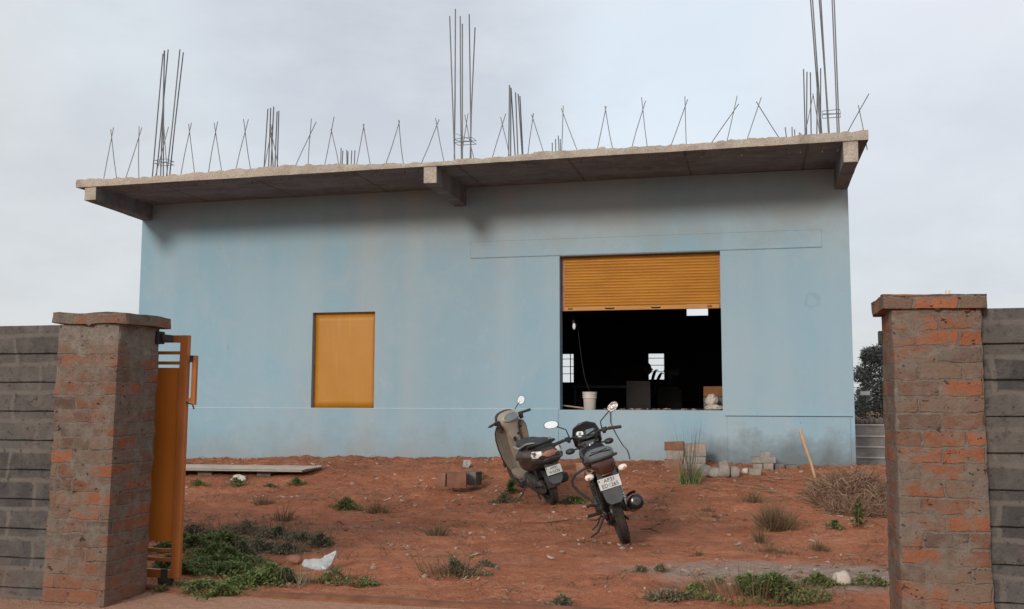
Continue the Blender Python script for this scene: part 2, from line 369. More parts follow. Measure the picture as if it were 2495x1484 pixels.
# roof slab with a rough cast edge
xs=[-10.30+i*.035 for i in range(int(11.845/.035)+1)]; rings=[]
for x in xs:
    zb=4.685+.0052*(x+10); nn=lambda s,k:noise.noise((x*s,k,3.3))
    th=.125+.035*nn(.5,1)+.03*max(0,nn(3.2,2))+.03*max(-.2,nn(7,5))+.016*nn(19,8)-.03*sstep(-6.5,-4.5,x)*sstep(-2.5,-4,x)
    yf=13.43+.012*nn(1.1,4)+.010*nn(8,6)
    zt=zb+max(.055,th)
    rings.append([V(x,27.4,zb+.015),V(x,15.6,zb+.01),V(x,13.9,zb+.004),V(x,yf+.004,zb),V(x,yf-.006*nn(14,3),(zb+zt)/2),V(x,yf+.012+.01*nn(17,9),zt-.012),V(x,yf+.07,zt+.012*nn(13,7)),V(x,yf+.3,zb+.13+.015*nn(5,2)),V(x,15.6,zb+.13),V(x,27.4,zb+.13)])
mb=MB(); mb.loft(rings,True)
n=10
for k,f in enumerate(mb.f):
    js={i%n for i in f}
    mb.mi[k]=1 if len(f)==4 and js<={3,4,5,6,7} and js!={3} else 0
slab=mb.build('roof_slab',[concrete,edge_conc],bld,smooth=50)
for (x0,x1,za,zb) in ((-10.157,-9.957,4.475,4.43),(-4.554,-4.356,4.47,4.43),(1.215,1.401,4.465,4.43)):
    mb=MB(); zt=4.70+.0052*(x0+10); N=9
    rg=[]
    for i in range(N):
        k=i/(N-1); y=13.452+(14.998-13.452)*k; z=za+(zb-za)*k
        j=lambda q:.006*noise.noise((y*4,x0*3,q))
        rg.append([V(x0+j(1),y,z+j(2)),V(x1+j(3),y,z+j(4)),V(x1+j(5),y,zt),V(x0+j(6),y,zt)])
    mb.loft(rg,True)
    for k,f in enumerate(mb.f): mb.mi[k]=1 if k==len(mb.f)-2 else 0
    mb.build('cantilever_beam',[concrete,edge_conc],bld,bevel=.008)
PAIRS=[(-9.951,13.62,-9.806,5.67),(-9.715,13.64,-9.87,5.65),(-9.562,13.62,-9.296,5.64),(-9.323,13.64,-9.361,5.67),(-9.033,13.62,-8.824,5.62),(-8.818,13.64,-8.921,5.66),(-8.581,13.62,-8.424,5.66),(-8.344,13.64,-8.486,5.65),(-8.106,13.62,-7.972,5.65),(-7.874,13.64,-8.044,5.64),(-7.65,13.62,-7.45,5.65),(-7.384,13.64,-7.543,5.67),(-7.171,13.62,-7.037,5.58),(-6.924,13.64,-7.101,5.55),(-6.679,13.62,-6.321,5.54),(-6.45,13.64,-6.412,5.6),(-6.183,13.62,-6.033,5.6),(-5.942,13.64,-6.09,5.42),(-5.667,13.62,-5.549,5.46),(-5.441,13.64,-5.573,5.46),(-5.214,13.62,-4.989,5.47),(-4.923,13.64,-5.014,5.49),(-4.653,13.62,-4.38,5.45),(-4.3,13.64,-4.442,5.48),(-4.037,13.62,-3.941,5.51),(-3.841,13.64,-3.996,5.5),(-3.582,13.62,-3.376,5.47),(-3.317,13.64,-3.458,5.43),(-3.051,13.62,-2.967,5.45),(-2.803,13.64,-3.002,5.44),(-2.565,13.62,-2.536,5.53),(-2.311,13.64,-2.569,5.5),(-2.067,13.62,-1.921,5.48),(-1.82,13.64,-1.943,5.49),(-1.582,13.62,-1.369,5.52),(-1.345,13.64,-1.427,5.58),(-1.054,13.62,-0.792,5.5),(-0.819,13.64,-0.83,5.55),(-0.526,13.62,-0.105,5.39),(-0.294,13.64,-0.125,5.51),(-0.035,13.62,0.193,5.46),(0.468,13.64,0.126,5.41),(0.713,13.62,0.87,5.46),(0.95,13.64,0.865,5.47),(1.235,13.62,1.574,5.41),(1.512,13.64,1.439,5.27)]
TALL=[(-10.099,15.12,-9.958,7.36),(-10.077,15.19,-9.903,7.46),(-10.007,15.26,-10.018,7.47),(-9.847,15.12,-9.935,7.42),(-9.883,15.19,-9.671,7.44),(-9.862,15.26,-9.646,7.41),(-4.574,15.12,-4.698,7.57),(-4.623,15.19,-4.623,7.71),(-4.511,15.26,-4.56,7.61),(-4.461,15.12,-4.481,7.42),(-4.364,15.19,-4.286,7.37),(-4.354,15.26,-4.407,7.63),(1.066,15.12,0.956,7.46),(1.093,15.19,0.988,7.54),(1.191,15.26,1.091,7.53),(1.194,15.12,1.107,7.42),(1.298,15.19,1.275,7.51),(1.331,15.26,1.311,7.5)]
MED=[(-10.057,19.0,-9.941,7.55),(-9.945,19.08,-9.917,7.59),(-9.959,19.16,-9.889,7.64),(-9.662,19.0,-9.872,7.21),(-9.802,19.08,-9.766,7.5),(-9.78,19.16,-9.767,7.54),(-4.64,19.0,-4.634,7.68),(-4.634,19.08,-4.626,7.65),(-4.467,19.16,-4.639,7.66),(-4.424,19.0,-4.509,7.52),(-4.305,19.08,-4.474,7.51),(-4.302,19.16,-4.456,7.49),(1.052,19.0,1.05,7.57),(1.019,19.08,1.115,7.54),(1.165,19.16,1.181,7.55),(1.208,19.0,1.298,7.54),(1.302,19.08,1.363,7.59)]
SHORT=[(-10.062,23.2,-10.069,7.76),(-10.152,23.28,-10.052,7.71),(-9.892,23.36,-9.981,7.74),(-9.852,23.2,-9.878,7.66),(-9.908,23.28,-9.808,7.7),(-9.862,23.36,-9.756,7.72),(-4.591,23.2,-4.591,7.57),(-4.45,23.28,-4.526,7.68),(-4.326,23.36,-4.473,7.78),(-4.357,23.2,-4.395,7.65),(1.097,23.28,0.847,7.63),(0.976,23.36,1.002,7.65),(1.17,23.2,1.047,7.55),(1.228,23.28,1.157,7.49),(1.511,23.36,1.189,7.49)]

def rod(x0,y0,x1,z1,r,dy=0.0):
    z0=4.66 if y0<15 else 4.75; bow=random.uniform(-.012,.012)
    zb=4.80; dx=(x1-x0)/(z1-zb); xa=x0-dx*(zb-z0)
    MB().tube([(xa,y0,z0),((xa+x1)/2+bow,y0+dy/2,(z0+z1)/2),(x1,y0+dy,z1)],r,6).build('rebar',steel_rod,bld,smooth=60)
for i,(a,b,c_,d) in enumerate(PAIRS): rod(a,b,c_,d,.0062)
for a,b,c_,d in TALL: rod(a,b,c_,d+.05,.0105)
for a,b,c_,d in MED: rod(a,b,c_,d,.0125)
for a,b,c_,d in SHORT: rod(a,b,c_,d,.0125)
for x0,x1,z in ((-10.03,-9.80,5.45),(-4.60,-4.31,5.50),(1.08,1.33,5.58)):
    for dz,tl in ((0,.0),(.055,.012)):
        MB().tube([(x0,15.10,z+dz),(x1,15.10,z+dz+tl),(x1+.03,15.29,z+dz),(x0+.02,15.29,z+dz+tl),(x0,15.10,z+dz)],.005,6).build('rebar_tie',steel_rod,bld,smooth=60)
MB().tube([(-4.57,15.1,5.64),(-4.31,15.14,5.53)],.004,5).build('rebar_tie',steel_rod,bld)
# half raised rolling shutter
sb=2.735; prof=[]; z=DZ1-.005; n=17; p=(z-sb-.07)/n
mb=MB()
for i in range(n):
    z0=z-i*p
    for k in range(6):
        a=k/5; prof.append((15.135-.016*math.sin(math.pi*a)-(.003 if k in(0,5) else 0),z0-p*a*.98))
vs=[];fs=[]
for j,x in enumerate((DX0+.055,DX1-.02)): vs+=[(x,y,z_) for y,z_ in prof]
m_=len(prof); fs=[(i,i+1,m_+i+1,m_+i) for i in range(m_-1)]
sh=raw('rolling_shutter',vs,fs,shut_or,bld); so=sh.modifiers.new('thick','SOLIDIFY'); so.thickness=.003
mb=MB(); mb.box(((DX0+DX1)/2+.018,15.125,sb+.034),(DX1-DX0-.078,.035,.068)); mb.build('bottom_bar',shut_or,sh,bevel=.006)
for x in (-2.10,-1.40): MB().tube([(x-.07,15.107,sb+.036),(x-.05,15.095,sb+.03),(x+.05,15.095,sb+.03),(x+.07,15.107,sb+.036)],.009,6).build('pull_handle',black_iron,sh,smooth=60)
for x in (-2.71,-.60): MB().box((x,15.104,sb+.035),(.07,.012,.032)).build('lock_plate',pm('rusty_plate',(.16,.06,.02),(.24,.09,.03),40,.7),sh,bevel=.004)
mb=MB(); mb.box((DX0+.03,15.16,(sb+DZ1)/2),(.05,.05,DZ1-sb-.004)); mb.build('guide_rail',purple,sh,bevel=.004)
mb=MB(); mb.box((DX1-.013,15.16,(sb+DZ1)/2),(.024,.05,DZ1-sb-.004)); mb.build('guide_rail',purple,sh,bevel=.004)
# orange steel window shutter, closed
ws=MB(); N=14
vs=[];fs=[]
for j in range(N+1):
    for i in range(N+1):
        u,v=i/N,j/N; x=WX0+.016+(WX1-WX0-.031)*u; z_=WZ0+.012+(WZ1-WZ0-.035)*v
        vs.append((x,15.085+.006*noise.noise((x*2,z_*2,1))+.004*noise.noise((x*5,z_*3,8)),z_))
fs=[(j*(N+1)+i,j*(N+1)+i+1,(j+1)*(N+1)+i+1,(j+1)*(N+1)+i) for j in range(N) for i in range(N)]
win=raw('window_shutter',vs,fs,orange,bld,True); so=win.modifiers.new('thick','SOLIDIFY'); so.thickness=.02; so.offset=-1
mb=MB()
for a,b,c_,d in ((WX0+.002,WX0+.014,WZ0+.002,WZ1-.002),(WX1-.014,WX1-.002,WZ0+.002,WZ1-.002)): mb.prism([(a,15.075,c_),(b,15.075,c_),(b,15.075,d),(a,15.075,d)],(0,0,0),(0,.06,0))
mb.prism([(WX0+.015,15.07,WZ1-.022),(WX1-.015,15.07,WZ1-.022),(WX1-.015,15.07,WZ1-.002),(WX0+.015,15.07,WZ1-.002)],(0,0,0),(0,.06,0))
mb.build('window_frame',purple,win,bevel=.003)
for hx0,hx1,hz0,hz1 in RH[:2]:
    mb=MB()
    for k in (.3,.55,.82): mb.tube([(hx0,27.1,hz0+(hz1-hz0)*k),(hx1,27.1,hz0+(hz1-hz0)*k)],.009,6)
    for k in (.7,) if hx0<-4 else (): mb.tube([(hx0+(hx1-hx0)*k,27.1,hz0),(hx0+(hx1-hx0)*k,27.1,hz1)],.014,6)
    mb.build('window_grille',grille_m,bld)
mb=MB()
mb.box((-2.02,27.35,2.29),(.5,.03,.72)); mb.build('rear_window_leaf',raw_conc,bld)
# ------------------------------------------------------------------ boundary walls, pillars, gate
t=NT('concrete_block')
S=t.sep(); 
u=t.math('ADD',S[0],t.math('MULTIPLY',S[1],.6))
vec=t.comb(u,S[2],0.0)
br=t.n.new('ShaderNodeTexBrick'); br.offset=.5; br.squash=1; br.inputs['Scale'].default_value=1; br.inputs['Brick Width'].default_value=.41; br.inputs['Row Height'].default_value=.2; br.inputs['Mortar Size'].default_value=.022; br.inputs['Mortar Smooth'].default_value=.7; br.inputs['Bias'].default_value=0
br.inputs['Color1'].default_value=C(.062,.057,.056); br.inputs['Color2'].default_value=C(.105,.093,.086); br.inputs['Mortar'].default_value=C(.135,.118,.104)
wob=t.noise(3,3,.5); wv=t.n.new('ShaderNodeVectorMath'); wv.operation='ADD'; t.l.new(vec,wv.inputs[0]); t.l.new(t.comb(t.math('MULTIPLY',t.math('SUBTRACT',wob,.5),.14),t.math('MULTIPLY',t.math('SUBTRACT',t.noise(2.1,3,.5,t.mapped((1,1,1),(4,2,0))),.5),.05),0.0),wv.inputs[1]); t.l.new(wv.outputs[0],br.inputs['Vector'])
n2=t.noise(7,5,.65); n3=t.noise(48,4,.7); n4=t.noise(1,4,.6,t.mapped((9,9,1.5)))
c=t.mix(t.math('MULTIPLY',t.ramp(n2,.45,.7),.45),br.outputs[0],C(.175,.155,.138))
c=t.mix(t.math('MULTIPLY',t.ramp(n4,.52,.7),.4),c,C(.135,.118,.10))
c=t.mix(t.math('MULTIPLY',t.ramp(t.noise(24,4,.7),.56,.70),.7),c,C(.028,.024,.022))
c=t.mix(t.math('MULTIPLY',t.ramp(t.noise(1.7,5,.6,t.mapped((1,1,1),(7,7,7))),.55,.75),.4),c,C(.17,.085,.055))
t.bump(t.math('ADD',n2,t.math('MULTIPLY',n3,.7)),.8,.02); blockm=t.fin(c,.95,0,.12)
def pillar_mat(name,seed,lo_,hi_,topz=9,bright=1.0):
    t=NT(name); S=t.sep(); u=t.math('ADD',S[0],S[1])
    w1=t.noise(7,3,.5,t.mapped((1,1,1),(seed,0,0))); w2=t.noise(8,3,.5,t.mapped((1,1,1),(0,seed,3))); w3=t.noise(26,3,.6,t.mapped((1,1,1),(seed,1,3)))
    vec=t.comb(t.math('ADD',t.math('ADD',u,seed*.37),t.math('ADD',t.math('MULTIPLY',t.math('SUBTRACT',w1,.5),.06),t.math('MULTIPLY',t.math('SUBTRACT',w3,.5),.03))),t.math('ADD',S[2],t.math('ADD',t.math('MULTIPLY',t.math('SUBTRACT',w2,.5),.035),t.math('MULTIPLY',t.math('SUBTRACT',w3,.5),.022))),0.0)
    br=t.n.new('ShaderNodeTexBrick'); br.offset=.5; br.offset_frequency=2; br.inputs['Scale'].default_value=1; br.inputs['Brick Width'].default_value=.228; br.inputs['Row Height'].default_value=.092; br.inputs['Mortar Size'].default_value=.013; br.inputs['Mortar Smooth'].default_value=1.0; br.inputs['Bias'].default_value=0
    br.inputs['Color1'].default_value=C(0,0,0); br.inputs['Color2'].default_value=C(1,1,1); br.inputs['Mortar'].default_value=C(.5,.5,.5); t.l.new(vec,br.inputs['Vector'])
    n1=t.noise(5,5,.6,t.mapped((1,1,1.6),(seed,seed,0))); n2=t.noise(15,5,.7); n3=t.noise(65,4,.7)
    cem=t.mix(t.ramp(n2,.35,.65),C(.125,.102,.083),C(.19,.160,.133))
    cem=t.mix(t.math('MULTIPLY',t.ramp(t.noise(2.2,4,.6,t.mapped((1,1,1),(0,0,seed))),.5,.7),.5),cem,C(.20,.125,.088))
    r=t.n.new('ShaderNodeValToRGB'); e=r.color_ramp.elements; e[0].position=0; e[0].color=C(.17,.115,.085); e[1].position=1; e[1].color=C(.34*bright,.118*bright,.058*bright)
    for p_,c_ in ((.22,(.165,.105,.075)),(.30,(.10,.066,.052)),(.42,(.15,.085,.06)),(.55,(.21*bright,.095*bright,.06*bright)),(.75,(.29*bright,.108*bright,.055*bright))):
        x=e.new(p_); x.color=C(*c_)
    t.l.new(br.outputs['Color'],r.inputs[0])
    brick=t.mix(t.math('MULTIPLY',t.ramp(n2,.48,.72),.45),r.outputs[0],C(.12,.08,.065))
    top=t.n.new('ShaderNodeMapRange'); top.inputs[1].default_value=topz; top.inputs[2].default_value=topz+.14; t.l.new(t.math('ADD',S[2],t.math('MULTIPLY',t.math('SUBTRACT',n1,.5),.6)),top.inputs[0])
    smear=t.math('MAXIMUM',t.math('MULTIPLY',t.ramp(t.math('ADD',n1,t.math('MULTIPLY',t.math('SUBTRACT',n2,.5),.4)),lo_,hi_),.9),top.outputs[0])
    cover=t.math('MAXIMUM',smear,t.ramp(br.outputs['Fac'],.15,.75))
    c=t.mix(cover,brick,cem)
    c=t.mix(t.math('MULTIPLY',top.outputs[0],.5),c,t.mix(t.ramp(n2,.35,.65),C(.19,.165,.138),C(.27,.24,.205)))
    c=t.mix(t.math('MULTIPLY',t.ramp(n3,.56,.72),.6),c,C(.05,.042,.036))
    pit=t.ramp(t.noise(21,3,.6,t.mapped((1,1,1.5),(seed,4,1))),.66,.72)
    c=t.mix(t.math('MULTIPLY',pit,.8),c,C(.035,.028,.024))
    red=t.n.new('ShaderNodeMapRange'); red.inputs[1].default_value=.5; red.inputs[2].default_value=.0; t.l.new(t.math('ADD',S[2],t.math('MULTIPLY',t.math('SUBTRACT',n1,.5),.5)),red.inputs[0])
    c=t.mix(t.math('MULTIPLY',red.outputs[0],.45),c,C(.22,.105,.065))
    h=t.math('ADD',t.math('MULTIPLY',t.math('SUBTRACT',1.0,cover),.35),t.math('SUBTRACT',t.math('ADD',t.math('MULTIPLY',n2,.8),t.math('MULTIPLY',n3,.45)),t.math('MULTIPLY',pit,.8)))
    t.bump(h,.9,.02); return t.fin(c,.93,0,.12)
pil_l=pillar_mat('smeared_brick_grey',1.3,.41,.60,1.62,.80); pil_r=pillar_mat('smeared_brick_red',5.9,.42,.62,1.85,.84)
def rough_box(x0,x1,y0,y1,z0,z1,step,amp,seed,taper=0):
    mb=MB(); nx=max(1,round((x1-x0)/step)); ny=max(1,round((y1-y0)/step)); nz=max(1,round((z1-z0)/step)); rg=[]
    per=[(x0+(x1-x0)*i/nx,y0) for i in range(nx)]+[(x1,y0+(y1-y0)*i/ny) for i in range(ny)]+[(x1-(x1-x0)*i/nx,y1) for i in range(nx)]+[(x0,y1-(y1-y0)*i/ny) for i in range(ny)]
    cx,cy=(x0+x1)/2,(y0+y1)/2
    for k in range(nz+1):
        z=z0+(z1-z0)*k/nz; rr=[]
        for (x,y) in per:
            d=V(x-cx,y-cy,0); q=d.copy(); q.normalize()
            a=amp*(noise.noise((x*6+seed,y*6,z*7))+.6*noise.noise((x*17,y*17+seed,z*19))+.35*noise.noise((x*40+seed,y*40,z*40)))
            s=1+taper*(z1-z)/(z1-z0)
            corner=min(abs(abs(x-cx)-(x1-x0)/2)+abs(abs(y-cy)-(y1-y0)/2),.06)/.06
            rr.append(V(cx+d.x*s,cy+d.y*s,z)+q*(a-.012*(1-corner)**2)+V(0,0,.3*a))
        rg.append(rr)
    return mb.loft(rg,True)
plx0,plx1=-4.645,-4.158; prx0,prx1=.765,1.238; PY0,PY1=5.93,6.42
pl=wthing('gate_pillar','grey smeared brick gate pillar beside the orange gate leaf','pillar',(-4.41,6.17,0),group='gate pillars')
rb=rough_box(plx0,plx1,PY0,PY1,-.15,1.868,.025,.010,2)
for v in rb.v: v.x-=.035*(1.87-v.z)/2
rb.build('brick_shaft',pil_l,pl,smooth=40)
capm=pillar_mat('cap_brick',9.1,.58,.70,9,1.1)
def cap(x0,x1,y0,y1,z0,z1,seed,parent,tilt):
    mb=rough_box(x0,x1,y0,y1,z0,z1,.022,.010,seed); cx=(x0+x1)/2
    for v in mb.v: v.z+=tilt*(v.x-cx)+.010*noise.noise((v.x*5+seed,v.y*5,0))-(.012 if abs(v.x-cx-.02)<.012 and v.y<y0+.03 else 0)
    mb.build('brick_cap',capm,parent,smooth=40)
capm2=pillar_mat('pale_cap_brick',3.3,.40,.55,9,.95); capm,capm2=capm2,capm
cap(plx0-.035,plx1+.07,PY0-.035,PY1+.04,1.872,1.945,3,pl,-.02); capm=capm2
mb=MB(); mb.box((-4.165,6.40,1.80),(.05,.09,.09)); mb.box((-4.13,6.45,1.80),(.03,.14,.05)); mb.build('guide_bracket',black_iron,pl,bevel=.006)
pr_=wthing('gate_pillar','red brown smeared brick gate pillar with a pipe stub on its cap','pillar',(1.0,6.17,0),group='gate pillars')
rough_box(prx0,prx1,PY0,PY1,-.15,1.866,.025,.010,8,.02).build('brick_shaft',pil_r,pr_,smooth=40)
cap(prx0-.05,prx1+.03,PY0-.03,PY1+.04,1.87,1.948,6,pr_,-.005)
MB().tube([(1.10,6.12,1.93),(1.10,6.12,1.99)],.013,8).build('pipe_stub',pm('pale_pvc',(.6,.55,.48),(.7,.64,.56),8,.5),pr_)
mb=MB(); mb.box((.757,6.38,1.735),(.024,.045,.085)); mb.build('latch_socket',black_iron,pr_,bevel=.005)
def blockwall(name,label,x0,x1,seed):
    mb=MB(); z=-.14
    for k in range(10):
        h=.2015; off=random.uniform(-.012,.012)
        N=int((x1-x0)/.05); rg=[]
        for i in range(N+1):
            x=x0+(x1-x0)*i/N; a=.006*noise.noise((x*7,k*3.1,seed))+.004*noise.noise((x*22,k*5.3,seed)); b=.007*noise.noise((x*9,k*2.2,seed+4))
            y=6.03+off+a; g=.008
            rg.append([V(x,y+.03,z),V(x,y+.008,z+g*.3+b*.4),V(x,y,z+g+b),V(x,y+a*.5,z+h*.5),V(x,y,z+h-g+b),V(x,y+.008,z+h-.002),V(x,y+.03,z+h),V(x,y+.17,z+h),V(x,y+.17,z)])
        mb.loft(rg,True); z+=h
    o=mb.build(name,blockm,None,smooth=45); return tag(o,label,'wall',group='boundary walls of grey blocks')
blockwall('boundary_wall','grey concrete block wall joined to the pillar beside the orange gate',-9.5,plx0+.012,1.5)
blockwall('boundary_wall','grey concrete block wall joined to the redder brick pillar',prx1-.012,5.0,6.5)
# sliding gate parked behind the grey wall
gt=wthing('sliding_gate','orange steel sliding gate parked open behind the left brick pillar','gate',(-4.1,6.56,.05))
GX1,GX0,GZ0,GZ1,GY=-4.005,-7.6,.07,1.83,6.60
gm=pm('gate_enamel',(.36,.115,.028),(.43,.145,.036),2.5,.42,.08,30,0,.4); gd=pm('gate_sheet_enamel',(.48,.145,.018),(.54,.17,.024),1.2,.5,.1,9,0,.35)
mb=MB()
mb.box((GX1-.033,GY,(GZ0+GZ1)/2),(.066,.042,GZ1-GZ0)); mb.box(((GX0+GX1)/2-.033,GY,GZ1-.027),(GX1-GX0-.067,.04,.054)); mb.box(((GX0+GX1)/2-.033,GY,GZ0+.03),(GX1-GX0-.067,.04,.06)); mb.box((GX0+.02,GY,(GZ0+GZ1)/2),(.04,.04,GZ1-GZ0-.12))
mb.build('gate_frame',gm,gt,bevel=.004)
mb=MB(); mb.box(((GX0+GX1)/2-.033,GY+.003,1.0-.04),(GX1-GX0-.068,.012,1.26)); mb.build('gate_panel',gd,gt)
for z_ in (1.70,1.625): MB().box(((GX0+GX1)/2-.033,GY,z_),(GX1-GX0-.068,.022,.024)).build('gate_bar',gm,gt,bevel=.002)
for z_ in (.265,.20): MB().box(((GX0+GX1)/2-.033,GY,z_),(GX1-GX0-.068,.022,.026)).build('gate_bar',gm,gt,bevel=.002)
mb=MB(); mb.box((-3.948,GY-.01,1.50),(.036,.03,.36)); mb.box((-3.985,GY-.01,1.645),(.040,.022,.028)); mb.box((-3.985,GY-.01,1.355),(.040,.022,.028)); h_=mb.build('gate_handle',gm,gt,bevel=.003)
mb=MB(); mb.box((-3.97,GY-.012,1.655),(.03,.032,.05)); mb.tube([(-4.0,GY-.02,1.335),(-3.95,GY-.02,1.325),(-3.93,GY-.03,1.29)],.006,6); mb.build('latch_rod',black_iron,h_)
mb=MB(); mb.torus((-4.12,GY,.055),(0,1,0),.038,[(.02,-.015),(.02,.015),(-.03,.015),(-.03,-.015)],20); mb.box((-4.12,GY+.024,.085),(.05,.008,.10)); mb.box((-4.12,GY-.024,.085),(.05,.008,.10)); mb.build('gate_wheel',black_iron,gt)
gt.location.x-=.045; gt.rotation_euler=(0,R(.5),0)
# sunk rail the gate runs on
mb=MB(); N=120; rg=[]
for i in range(N+1):
    x=-8.5+8.6*i/N; z=gbase(x,6.50)+.012+.012*noise.noise((x*1.3,0,0)); y=6.505+.015*noise.noise((x*.8,3,0))
    rg.append([V(x,y-.028,z-.06),V(x,y-.025,z+.010),V(x,y+.025,z+.016),V(x,y+.03,z-.06)])
mb.loft(rg); rl=mb.build('gate_rail',pm('rusty_mud_rail',(.13,.055,.03),(.22,.10,.06),6,.9,.4,40),None,smooth=40); tag(rl,'rusty sunk gate rail edging the pale sand at the gateway','rail')
# far side wall of precast slabs, rubble wall, sign board, tree
pc=wthing('precast_wall','low grey precast slab wall beyond the right end of the building','wall',(2.2,18,.3))
pcm=pm('weathered_precast',(.24,.225,.205),(.36,.34,.31),5,.95,.4,40); pcl=pm('pale_slab_edge',(.55,.53,.5),(.64,.62,.58),5,.9)
zs=[.20,.42,.60,.78,.97]
for a,b in zip(zs,zs[1:]):
    sl=MB().box((3.4,18.0,(a+b)/2-.006),(3.6,.06,b-a-.014)).build('precast_slab',pcm,pc,bevel=.006)
    MB().box((3.4,17.99,b-.006),(3.6,.085,.022)).build('slab_ledge',pcl,sl,bevel=.004)
mb=MB()
for i in range(46):
    x=1.65+i*.075+random.uniform(-.02,.02)
    mb.ball((x,18.02,1.04+random.uniform(-.03,.035)),(.055+random.random()*.03,.08,.045+random.random()*.03),7,5)
mb.build('rubble_coping',pm('rubble_stone',(.13,.115,.10),(.22,.195,.17),9,.95,.5,40),pc,smooth=25)
# ------------------------------------------------------------------ plants
leaf_g=island_mat('weed_leaf',[(.06,.09,.026),(.12,.17,.048),(.175,.23,.07),(.22,.26,.10),(.18,.155,.085)],.6,.3,.25)
leaf_d=island_mat('dull_weed_leaf',[(.12,.11,.07),(.17,.17,.09),(.23,.20,.13),(.27,.21,.175),(.14,.16,.07)],.7,.2,.2)
leaf_b=island_mat('bright_weed_leaf',[(.05,.085,.02),(.08,.13,.03),(.11,.16,.05)],.6,.3,.3)
dry_g=island_mat('dry_grass',[(.11,.07,.04),(.20,.13,.075),(.28,.19,.115),(.16,.10,.06),(.10,.085,.05)],.85,.15,.2)
straw_m=island_mat('straw',[(.16,.085,.05),(.30,.19,.11),(.42,.29,.18),(.22,.11,.065),(.48,.36,.25)],.85,.15)
twig_m=island_mat('brushwood',[(.075,.04,.028),(.16,.09,.06),(.27,.165,.11),(.37,.25,.175),(.12,.064,.042)],.9,.1)
def leaf(vs,fs,p,d,up,L,W):
    s=d.cross(up); 
    if s.length<1e-4: s=d.orthogonal()
    s.normalize(); n=s.cross(d); o=len(vs)
    vs+= [p,p+d*L*.45+s*W*.5+n*L*.06,p+d*L-n*L*.10,p+d*L*.45-s*W*.5+n*L*.06]
    fs.append((o,o+1,o+2,o+3))
def blade(vs,fs,p,d,L,W,droop):
    s=d.cross(V(random.uniform(-1,1),random.uniform(-1,1),.2))
    if s.length<1e-4: s=d.orthogonal()
    s.normalize(); o=len(vs); q=V(p.x,p.y,p.z); dd=d.copy(); k=3
    for i in range(k):
        w=W*(1-i/k*.7)*.5
        vs.append(q+s*w); vs.append(q-s*w); q=q+dd*(L/k); dd=(dd+V(0,0,-droop)).normalized()
    vs.append(q)
    for i in range(k-1): fs.append((o+2*i,o+2*i+1,o+2*i+3,o+2*i+2))
    fs.append((o+2*k-2,o+2*k-1,o+2*k))
def rnd(a,b): return random.uniform(a,b)
def leaf_mass(c,rx,ry,h,n,L,lobes=None):
    vs=[];fs=[]
    for _ in range(n):
        if lobes:
            lx,ly,lr,lry=random.choice(lobes)
            a=rnd(0,6.283); r=abs(random.gauss(0,.62)); x=lx+math.cos(a)*r*lr; y=ly+math.sin(a)*r*lry; k=math.exp(-r*r)
        else:
            a=rnd(0,6.283); r=min(abs(random.gauss(0,.55)),1.1); x=c.x+math.cos(a)*r*rx; y=c.y+math.sin(a)*r*ry; k=math.exp(-r*r*1.2)
        m=.4+1.15*max(0,noise.noise((x*5,y*6,2.1))+.35)
        if noise.noise((x*3.1,y*3.7,11.3))<-.34: continue
        z=gz(x,y)+max(.004,h*k*m*random.random()**.7)
        el=rnd(-.25,1.0); az=rnd(0,6.283); d=V(math.cos(az)*math.cos(el),math.sin(az)*math.cos(el),math.sin(el))
        s=L*rnd(.55,1.35)
        leaf(vs,fs,V(x,y,z),d,V(rnd(-.3,.3),rnd(-.3,.3),1),s,s*rnd(.4,.6))
    return vs,fs
def clump(label,px,py,wpx,h,n,L=.04,mat=None,dry=0,ryk=.6,name='weed_clump',cat='weeds',group='weed clumps on the soil'):
    c=gp(px,py); dist=Vector((c.x,c.y,0)).dot(cf); rx=wpx/2430*dist/2
    vs,fs=leaf_mass(c,rx,rx*ryk,h,n,L)
    k=len(fs)
    for _ in range(max(dry,n//28)):
        a=rnd(0,6.283); r=random.random()**.7; x=c.x+math.cos(a)*r*rx; y=c.y+math.sin(a)*r*rx*ryk
        d=V(math.cos(a)*rnd(.1,.7),math.sin(a)*rnd(.1,.7),rnd(.6,1.3)).normalized()
        blade(vs,fs,V(x,y,gz(x,y)-.005),d,h*rnd(.6,1.7),.006,rnd(.05,.3))
    if not mat: mat=leaf_g
    me=bpy.data.meshes.new(name); me.from_pydata([tuple(v) for v in vs],[],fs); me.materials.append(mat); me.materials.append(dry_g)
    me.polygons.foreach_set('material_index',[0]*k+[1]*(len(fs)-k))
    o=bpy.data.objects.new(name,me); col.objects.link(o); return tag(o,label,cat,group)
def tuft(label,px,py,wpx,h,n,W=.006,mat=None,name='dry_grass_tuft',droop=.18,group='dry grass tufts',spread=.55):
    c=gp(px,py); dist=Vector((c.x,c.y,0)).dot(cf); rx=wpx/2430*dist/2; vs=[];fs=[]
    for _ in range(n):
        a=rnd(0,6.283); r=random.random()**.8; x=c.x+math.cos(a)*r*rx*.7; y=c.y+math.sin(a)*r*rx*.5
        d=V(math.cos(a)*r*spread+rnd(-.35,.35),math.sin(a)*r*spread+rnd(-.35,.35),rnd(.5,1.1)).normalized()
        blade(vs,fs,V(x,y,gz(x,y)-.01),d,h*rnd(.35,1.15)*(1.1-.5*r),W*rnd(.6,1.3),rnd(.02,droop))
    o=raw(name,vs,fs,mat or dry_g); return tag(o,label,'dry grass',group)
